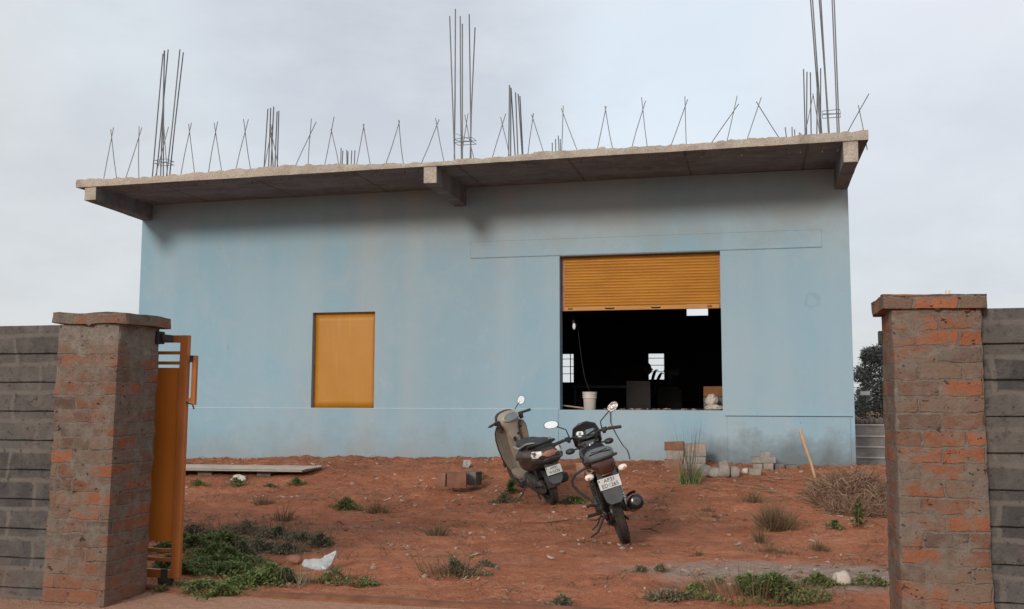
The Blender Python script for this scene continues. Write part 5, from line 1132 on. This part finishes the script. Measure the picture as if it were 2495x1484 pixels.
mb=MB(); LM=R(15); 
mb.tube([(-.075,.46,.25),(-.20,.40,.11),(-.298,.37,.078)],[.013,.012,.011],8); mb.box((-.30,.37,.076),(.05,.035,.010),(0,-.25,0)); mb.build('side_stand',blkpl,mo,smooth=50)
mb=MB(); mb.tube([(.06,.36,.24),(.08,.22,.20),(.09,.08,.19)],.011,8); mb.tube([(-.06,.36,.24),(-.08,.22,.20),(-.09,.08,.19)],.011,8); mb.tube([(-.08,.16,.195),(.08,.16,.195)],.010,8); mb.build('centre_stand',blkpl,mo,smooth=50)
stand_on(mo,V(-1.158,9.311,0),None,R(13.4),1.27,R(17.5))
# ---------------- scooter
so_=thing('scooter','dark scooter with beige inner leg shield leaning beside the motorcycle','scooter')
SP2=V(0,1.10,.70); SA2=V(0,-math.sin(R(25)),math.cos(R(25)))
M2=Matrix.Translation(SP2)@Matrix.Rotation(R(10.5),4,SA2)@Matrix.Translation(-SP2)
body_m=pm('scooter_dark_paint',(.018,.017,.017),(.035,.03,.028),4,.3,0,40,0,.5); gry_s=pm('scooter_grey_trim',(.085,.082,.078),(.14,.132,.125),4,.4,0,40,0,.4)
wheel('rear_wheel',so_,(0,0,.222),.222,.10,.13); wheel('front_wheel',so_,(0,1.24,.222),.222,.09,.13,M2,5,rubber_dust)
# rear body: one lofted shell
def shell(rows,name,mat,parent,M=None,p=2.6,sub=1,n=24):
    mb=MB(M); mb.loft([ring(0,y,z,w,h,p,n,hd) for y,z,w,h,hd in rows]); return mb.build(name,mat,parent,smooth=60,subsurf=sub)
shell([(.52,.50,.10,.16,.10),(.47,.50,.15,.19,.14),(.34,.53,.185,.18,.17),(.16,.56,.205,.175,.17),(-.02,.585,.205,.165,.16),(-.18,.61,.195,.15,.14),(-.30,.63,.17,.125,.11),(-.38,.64,.125,.09,.085),(-.405,.645,.08,.05,.05)],'rear_body',body_m,so_)
for s in (-1,1):
    mb=MB(); rg=[]
    for y,z,w in ((.44,.545,.175),(.30,.60,.197),(.12,.635,.210),(-.06,.655,.208),(-.22,.672,.190),(-.33,.682,.158)):
        rg.append([V(s*(w+.002),y,z-.028),V(s*(w+.013),y,z-.010),V(s*(w+.006),y,z+.030),V(s*(w-.02),y,z+.034),V(s*(w-.02),y,z-.028)])
    mb.loft(rg); mb.build('side_trim',gry_s,so_,smooth=50)
mb=MB(); mb.loft([ring(0,y,z,w,h,2.8,24,hd) for y,z,w,h,hd in ((.58,.69,.07,.03,.06),(.55,.695,.11,.045,.09),(.42,.71,.14,.055,.09),(.25,.71,.15,.055,.09),(.14,.72,.15,.06,.09),(.0,.745,.145,.06,.09),(-.14,.755,.135,.055,.08),(-.22,.755,.105,.04,.06),(-.24,.755,.07,.02,.03))])
se2=mb.build('seat',seat_m,so_,smooth=60,subsurf=1)
for s in (-1,1):
    mb=MB(); mb.tube([(.152*s,.50,.685),(.165*s,.34,.688),(.170*s,.20,.695),(.163*s,.08,.735),(.150*s,-.05,.775),(.124*s,-.16,.795),(.09*s,-.20,.795)],[.012,.018,.022,.022,.018,.014,.008],8,True,.7); mb.build('seat_side_strip',pm('seat_strip_grey',(.24,.25,.24),(.32,.33,.31),5,.5),se2,smooth=60)
mb=MB(); mb.tube([(-.13,.0,.71),(-.155,-.10,.74),(-.15,-.20,.77),(-.11,-.285,.79),(0,-.30,.795),(.11,-.285,.79),(.15,-.20,.77),(.155,-.10,.74),(.13,.0,.71)],[.012,.013,.014,.016,.018,.016,.014,.013,.012],10); mb.build('grab_rail',blkpl,so_,smooth=60)
mb=MB(); mb.loft([ring(0,y,.735,w,h,2.6,20) for y,w,h in ((-.10,.10,.025),(-.26,.10,.028),(-.335,.08,.022))]); mb.lathe([(0,0),(.05,0),(.045,.01),(0,.012)],(0,-.25,.757),(0,-.2,1),20); mb.build('tail_top_cover',blkpl,so_,smooth=50)
# tail lamp bar: clear corners, dull red centre
mb=MB(); rg=[]
def strip(t0,t1,zc,hh,off):
    rg=[]
    for i in range(9):
        a=t0+(t1-t0)*i/8; x=.185*math.sin(a); y=-.215-.185*math.cos(a)
        n_=V(math.sin(a),-math.cos(a),0); c=V(x,y,zc)
        rg.append([c-n_*.03+V(0,0,-hh),c+n_*off+V(0,0,-hh),c+n_*(off+.008)+V(0,0,0),c+n_*(off-.012)+V(0,0,hh),c-n_*.03+V(0,0,hh)])
    return rg
MB().loft(strip(-.5,.5,.675,.034,.008)).build('tail_lamp',pm('dusty_tail_lens',(.22,.09,.06),(.32,.15,.11),14,.3,.1,60,0,.5),so_,smooth=50)
for s in (-1,1):
    ts=MB().loft(strip(*( (.52*s,1.28*s)),.680,.036,.008)).build('turn_signal_lens',lens_c,so_,smooth=50)
    MB().ball((.150*s*.98,-.215-.185*math.cos(.95)-.012,.685),(.016,.012,.016),10,6).build('amber_bulb',gry_s,ts)
MB().loft(strip(-1.45,1.45,.612,.030,.012)).build('rear_bumper',body_m,so_,smooth=50)
mb=MB(); mb.ball((0,-.36,.560),(.035,.012,.018),14,8); mb.build('reflector',lens_r,so_)
mb=MB(); mb.prism([(-.075,-.33,.60),(.075,-.33,.60),(.092,-.375,.46),(.088,-.40,.36),(.05,-.415,.315),(-.05,-.415,.315),(-.088,-.40,.36),(-.092,-.375,.46)],(0,0,0),(0,.02,0)); mb.build('mud_flap',grypl,so_,bevel=.008,smooth=40)
number_plate(so_,V(0,-.394,.475),.185,.095,R(14),'AP31','W5576',.042,.043)
mb=MB(); rg=[]
for i in range(9):
    a=R(70+i*13); d=V(0,math.cos(a),math.sin(a)); c=V(0,0,.222)+d*.262; w=.075
    rg.append([c+V(-w,0,0)-d*.04,c+V(-w,0,0),c+d*.012,c+V(w,0,0),c+V(w,0,0)-d*.04,c+V(w*.9,0,0)-d*.04,c-d*.003,c+V(-w*.9,0,0)-d*.04])
mb.loft(rg); mb.build('rear_mudguard',blkpl,so_,smooth=45)
mb=MB(); a=V(.155,.30,.25); b=V(.165,-.20,.30); d=(b-a).normalized(); mb.lathe([(.02,0),(.05,.03),(.062,.09),(.064,.42),(.05,.50),(.0,.505)],a,d,22); mb.tube([(.06,.42,.22),(.12,.36,.23),(.155,.30,.25)],.014,8); mf=mb.build('muffler',blkpl,so_,smooth=45)
mb=MB(); mb.loft([[p+V(.05,0,.01) for p in r_] for r_ in [ring(.155,y,z,.022,.045,3,12) for y,z in ((.16,.265),(-.05,.285),(-.16,.295))]]); mb.build('heat_shield',pm('rusty_shield',(.14,.06,.035),(.22,.10,.06),9,.6),mf,smooth=45)
mb=MB(); mb.loft([ring(-.085,y,z,w,h,3,16) for y,z,w,h in ((-.10,.225,.03,.05),(-.06,.225,.05,.09),(.10,.24,.06,.09),(.32,.27,.065,.10),(.42,.28,.05,.08),(.46,.28,.03,.04))]); mb.lathe([(0,0),(.055,0),(.05,.012),(0,.014)],(-.145,.30,.27),(-1,0,0),20); mb.build('engine_casing',eng_m,so_,smooth=45)
mb=MB(); mb.tube([(-.15,.02,.24),(-.17,-.10,.29),(-.17,-.20,.33)],[.009,.008,.011],8); mb.build('kick_lever',alloy,so_,smooth=50)
mb=MB(); mb.tube([(.10,-.02,.24),(.12,-.05,.52)],.02,10); mb.tube([(-.10,-.02,.24),(-.12,-.05,.52)],.02,10); mb.build('shock_absorber',blkpl,so_,smooth=50)
# floor board, leg shield, steering column
mb=MB(); mb.loft([ring(0,y,z,w,h,5,20) for y,z,w,h in ((.44,.30,.15,.035),(.52,.285,.165,.035),(.78,.285,.165,.035),(.90,.31,.15,.03))]); fb=mb.build('floorboard',beige,so_,smooth=40)
mb=MB(); mb.loft([ring(0,y,z,w,h,5,20) for y,z,w,h in ((.40,.235,.14,.035),(.78,.225,.15,.03),(.92,.26,.13,.03))]); mb.build('underbody',blkpl,so_,smooth=40)
def lath(dy,k,zb,zt):
    """cross-section rows of the shield going up: half width and y for each height"""
    rows=[(.30,.92,.135),(.38,.965,.165),(.48,.99,.190),(.60,1.00,.205),(.72,.99,.212),(.82,.965,.205),(.89,.945,.175),(.915,.935,.12)]
    return [(z,y+dy,w*k) for z,y,w in rows]
def shield(dy,k,th,curve):
    rg=[]
    for z,y,w in lath(dy,k,0,0):
        f=[];b=[]
        for i in range(13):
            u=-1+2*i/12; f.append(V(u*w,y+curve*(1-u*u)**1.0*.10-.0,z)); b.append(V(u*w,y+curve*(1-u*u)*.10+th,z))
        rg.append(f+b[::-1])
    return rg
MB().loft(shield(0,1.0,.018,.45)).build('inner_leg_shield',beige,so_,smooth=60)
MB().loft(shield(.020,1.05,.022,.55)).build('front_apron',body_m,so_,smooth=60)
mb=MB(); mb.loft([[p for p in ring(0,y,z,w,h,3,16)] for y,z,w,h in ((.86,.33,.05,.03),(.90,.42,.075,.05),(.92,.55,.08,.06),(.93,.68,.085,.07),(.95,.80,.085,.05))]); mb.build('column_cover',beige,so_,smooth=60,subsurf=1)
mb=MB(); mb.box((0,.905,.70),(.03,.03,.05)); mb.lathe([(0,0),(.018,0),(.018,.01),(0,.01)],(.05,.865,.76),(0,-1,0),14); mb.tube([(0,.89,.52),(0,.86,.51),(0,.855,.53)],.006,6); mb.build('hook_and_lock',blkpl,so_,bevel=.003)
for s in (-1,1): MB().box((.135*s,.985,.82),(.03,.02,.02)).build('shield_bolt',blkpl,so_,bevel=.005)
# headset
def hring(y,z,w,d,p=2.5,n=24,df=None):
    out=[]; df=d if df is None else df
    for q in range(n):
        a=2*math.pi*q/n; c,s_=math.cos(a),math.sin(a)
        out.append(V(math.copysign(abs(c)**(2/p),c)*w,y+math.copysign(abs(s_)**(2/p),s_)*(df if s_>0 else d),z))
    return out
mb=MB(M2)
HS=[(1.19,.955,.06,.05,.06),(1.15,.955,.115,.09,.09),(1.08,.965,.145,.10,.10),(1.03,.965,.14,.095,.10),(1.0,.96,.11,.07,.08)]
mb.loft([ring(0,y,z,w,h,2.5,24,hd) for y,z,w,h,hd in HS]); hs=mb.build('headset',body_m,so_,smooth=60,subsurf=1)
mb=MB(M2); mb.loft([hring(y,z,w,d,2.6,24,df) for y,z,w,d,df in ((.985,.66,.055,.055,.06),(.98,.70,.07,.07,.07),(.985,.82,.08,.075,.08),(.99,.89,.125,.095,.07),(.995,.95,.15,.115,.08),(1.005,1.005,.135,.10,.07),(1.02,1.04,.09,.065,.05),(1.03,1.05,.04,.03,.03))]); hi_=mb.build('headset_cover',beige_l,so_,smooth=60,subsurf=1)
MD=M2@Matrix.Translation((0,.893,.978))@Matrix.Rotation(R(-30),4,'X')
mb=MB(MD); mb.loft([[V(.098*math.cos(a)*k,y_,.048*math.sin(a)*k) for a in [2*math.pi*j/28 for j in range(28)]] for y_,k in ((.04,1.14),(-.008,1.14),(-.014,1.04),(-.006,1.0))]); mb.build('dial_rim',pm('pale_dial_rim',(.36,.31,.25),(.44,.39,.32),6,.5),hs,smooth=40)
mb=MB(MD); mb.loft([[V(.096*math.cos(a),y_,.047*math.sin(a)) for a in [2*math.pi*j/28 for j in range(28)]] for y_ in (-.004,-.009)]); mb.build('speedometer',dial_g,hs)
mb=MB(M2); mb.loft([ring(0,y,.955,w,h,2.2,20) for y,w,h in ((1.15,.075,.065),(1.175,.06,.05),(1.182,.02,.02))]); mb.build('headlamp',lens_c,so_,smooth=45)
mb=MB(M2); mb.tube([(-.30,.915,.965),(-.20,.955,.965),(-.10,1.0,.96),(.10,1.0,.96),(.20,.955,.965),(.30,.915,.965)],.0115,8); br_=mb.build('handlebar',blkpl,so_,smooth=60)
for s in (-1,1):
    mb=MB(M2); mb.tube([(.19*s,.96,.966),(.205*s,.953,.966),(.30*s,.914,.965),(.308*s,.910,.965)],[.019,.0165,.0165,.013],10); mb.build('grip',rubber,br_,smooth=50)
    mb=MB(M2); mb.tube([(.15*s,1.015,.955),(.20*s,1.02,.952),(.295*s,.988,.948)],[.008,.007,.008],8); mb.build('brake_lever',blkpl,br_,smooth=50)
    mb=MB(M2); mb.box((.175*s,.965,.955),(.06,.06,.05),(0,0,-.35*s)); mb.box((.17*s,.955,.915),(.05,.04,.04)); mb.build('switch_pod',blkpl,br_,bevel=.008)
mirror_arm(br_,(.13,.985,1.03),(.165,.98,1.06),(.245,.965,1.115),(.060,.047),R(50),M2,mir,(-.45,-1,.30))
mb=MB(M2); rg=[]
for i in range(11):
    a=R(15+i*14); d=V(0,math.cos(a),math.sin(a)); c=V(0,1.24,.222)+d*.258; w=.07
    rg.append([c+V(-w,0,0)-d*.07,c+V(-w*.8,0,0)+d*.0,c+d*.014,c+V(w*.8,0,0)+d*.0,c+V(w,0,0)-d*.07,c+V(w*.9,0,0)-d*.07,c-d*.002,c+V(-w*.9,0,0)-d*.07])
mb.loft(rg); mb.build('front_mudguard',body_m,so_,smooth=45)
mb=MB(M2); mb.tube([(-.06,1.24,.222),(-.055,1.15,.42),(-.0,1.09,.55)],.018,8); mb.tube([(.06,1.24,.222),(.055,1.15,.42),(.0,1.09,.55)],.018,8); mb.build('front_fork',blkpl,so_,smooth=50)
mb=MB(); mb.tube([(-.10,.50,.22),(-.21,.44,.10),(-.275,.42,.069)],[.011,.010,.009],8); mb.box((-.277,.42,.067),(.04,.03,.008),(0,-.24,0)); mb.build('side_stand',blkpl,so_,smooth=50)
mb=MB()
for s in (-1,1): mb.tube([(.07*s,.30,.18),(.09*s,.16,.10),(.11*s,.05,.085)],.011,8)
mb.build('centre_stand',blkpl,so_,smooth=50)
mb=MB(); mb.tube([(-.15,.40,.30),(-.20,.38,.30),(-.21,.34,.33),(-.20,.30,.34)],.007,6); mb.box((-.19,.36,.29),(.05,.06,.012)); mb.build('pillion_peg',chrome,so_,smooth=50)
stand_on(so_,V(-2.332,11.748,0),None,R(31),1.24,R(16))
# ------------------------------------------------------------------ sky, sun, render
w=bpy.data.worlds.new('World'); sc.world=w; w.use_nodes=True; nt=w.node_tree; N=nt.nodes; L=nt.links
bg=N['Background']; sky=N.new('ShaderNodeTexSky'); sky.sky_type='NISHITA'; sky.sun_disc=False
SUN=V(-.412,-1.57,.59).normalized(); el=math.asin(SUN.z); azs=math.atan2(SUN.x,SUN.y)
sky.sun_elevation=el; sky.sun_rotation=azs; sky.air_density=1.0; sky.dust_density=2.0; sky.ozone_density=1.0
tc=N.new('ShaderNodeTexCoord')
def wn(scale,detail,loc,sc_=(1,1,1),rough=.5):
    mp=N.new('ShaderNodeMapping'); mp.inputs['Location'].default_value=loc; mp.inputs['Scale'].default_value=sc_; L.new(tc.outputs['Generated'],mp.inputs[0])
    n=N.new('ShaderNodeTexNoise'); n.inputs['Scale'].default_value=scale; n.inputs['Detail'].default_value=detail; n.inputs['Roughness'].default_value=rough; L.new(mp.outputs[0],n.inputs[0]); return n.outputs['Fac']
def wr(f,a,b,ca,cb):
    r=N.new('ShaderNodeValToRGB'); e=r.color_ramp.elements; e[0].position=a; e[1].position=b; e[0].color=ca; e[1].color=cb; L.new(f,r.inputs[0]); return r.outputs[0]
def wm(f,a,b,mode='MIX'):
    n=N.new('ShaderNodeMix'); n.data_type='RGBA'; n.blend_type=mode
    for s_,v in ((n.inputs[0],f),(n.inputs[6],a),(n.inputs[7],b)):
        if isinstance(v,bpy.types.NodeSocket): L.new(v,s_)
        else: s_.default_value=v
    return n.outputs[2]
def blob(d,a,b):
    """soft weight around a sky direction"""
    v=N.new('ShaderNodeVectorMath'); v.operation='NORMALIZE'; L.new(tc.outputs['Generated'],v.inputs[0])
    p=N.new('ShaderNodeVectorMath'); p.operation='DOT_PRODUCT'; L.new(v.outputs[0],p.inputs[0]); p.inputs[1].default_value=d
    m=N.new('ShaderNodeMapRange'); m.interpolation_type='SMOOTHSTEP'; m.inputs[1].default_value=a; m.inputs[2].default_value=b; L.new(p.outputs['Value'],m.inputs[0]); return m.outputs[0]
SKYK=7.25   # cloud brightness against the sky texture
def k(r,g,b): return (r*SKYK,g*SKYK,b*SKYK,1)
cl=wm(wr(wn(2.6,7,(1.3,.4,2.2),(1,1,1.9),.58),.36,.64,(0,0,0,1),(1,1,1,1)),k(.58,.61,.66),k(.75,.79,.845))
def dirpx(px,py): return tuple(ray(px,py).normalized())
def mul(a,x):
    n=N.new('ShaderNodeMath'); n.operation='MULTIPLY'; L.new(a,n.inputs[0])
    if isinstance(x,bpy.types.NodeSocket): L.new(x,n.inputs[1])
    else: n.inputs[1].default_value=x
    return n.outputs[0]
soft=wn(3.1,5,(4,1,0),(1,1,1.6),.55)
cl=wm(mul(blob(dirpx(1700,120),.955,.995),.9),cl,k(.76,.845,.92))
cl=wm(mul(blob(dirpx(2450,80),.97,.998),.8),cl,k(.84,.85,.90))
cl=wm(mul(blob(dirpx(60,230),.965,.998),.8),cl,k(.74,.76,.75))
cl=wm(mul(blob(dirpx(450,100),.985,.999),.5),cl,k(.70,.78,.86))
cl=wm(mul(blob(dirpx(930,60),.975,.998),.85),cl,k(.575,.60,.655))
cl=wm(mul(blob(dirpx(2300,600),.97,.998),.6),cl,k(.62,.635,.67))
cl=wm(mul(blob(dirpx(150,700),.97,.999),.75),cl,k(.62,.63,.66))
cl=wm(mul(wr(wn(5.5,7,(7,2,3),(1,1,2.2),.6),.42,.68,(0,0,0,1),(1,1,1,1)),.38),cl,k(.84,.865,.90))
cl=wm(mul(wr(wn(3.4,7,(2,8,5),(1,1,2.0),.6),.50,.70,(0,0,0,1),(1,1,1,1)),.40),cl,k(.57,.595,.64))
L.new(wm(.86,sky.outputs[0],cl),bg.inputs[0]); bg.inputs[1].default_value=.10
sd=bpy.data.lights.new('sun','SUN'); so2=bpy.data.objects.new('sun',sd); col.objects.link(so2); sd.energy=1.55; sd.angle=R(12); sd.color=(1,.93,.84)
so2.rotation_euler=(-SUN).to_track_quat('-Z','Y').to_euler(); so2.location=(-20,-40,30)
sc.view_settings.view_transform='Standard'; sc.view_settings.look='None'; sc.view_settings.exposure=0.56; sc.view_settings.gamma=1; sc.view_settings.use_curve_mapping=False
sc.render.engine='CYCLES'; sc.cycles.use_denoising=True; sc.cycles.max_bounces=6; sc.cycles.diffuse_bounces=3; sc.cycles.sample_clamp_indirect=3
try: sc.cycles.denoiser='OPENIMAGEDENOISE'
except Exception: pass
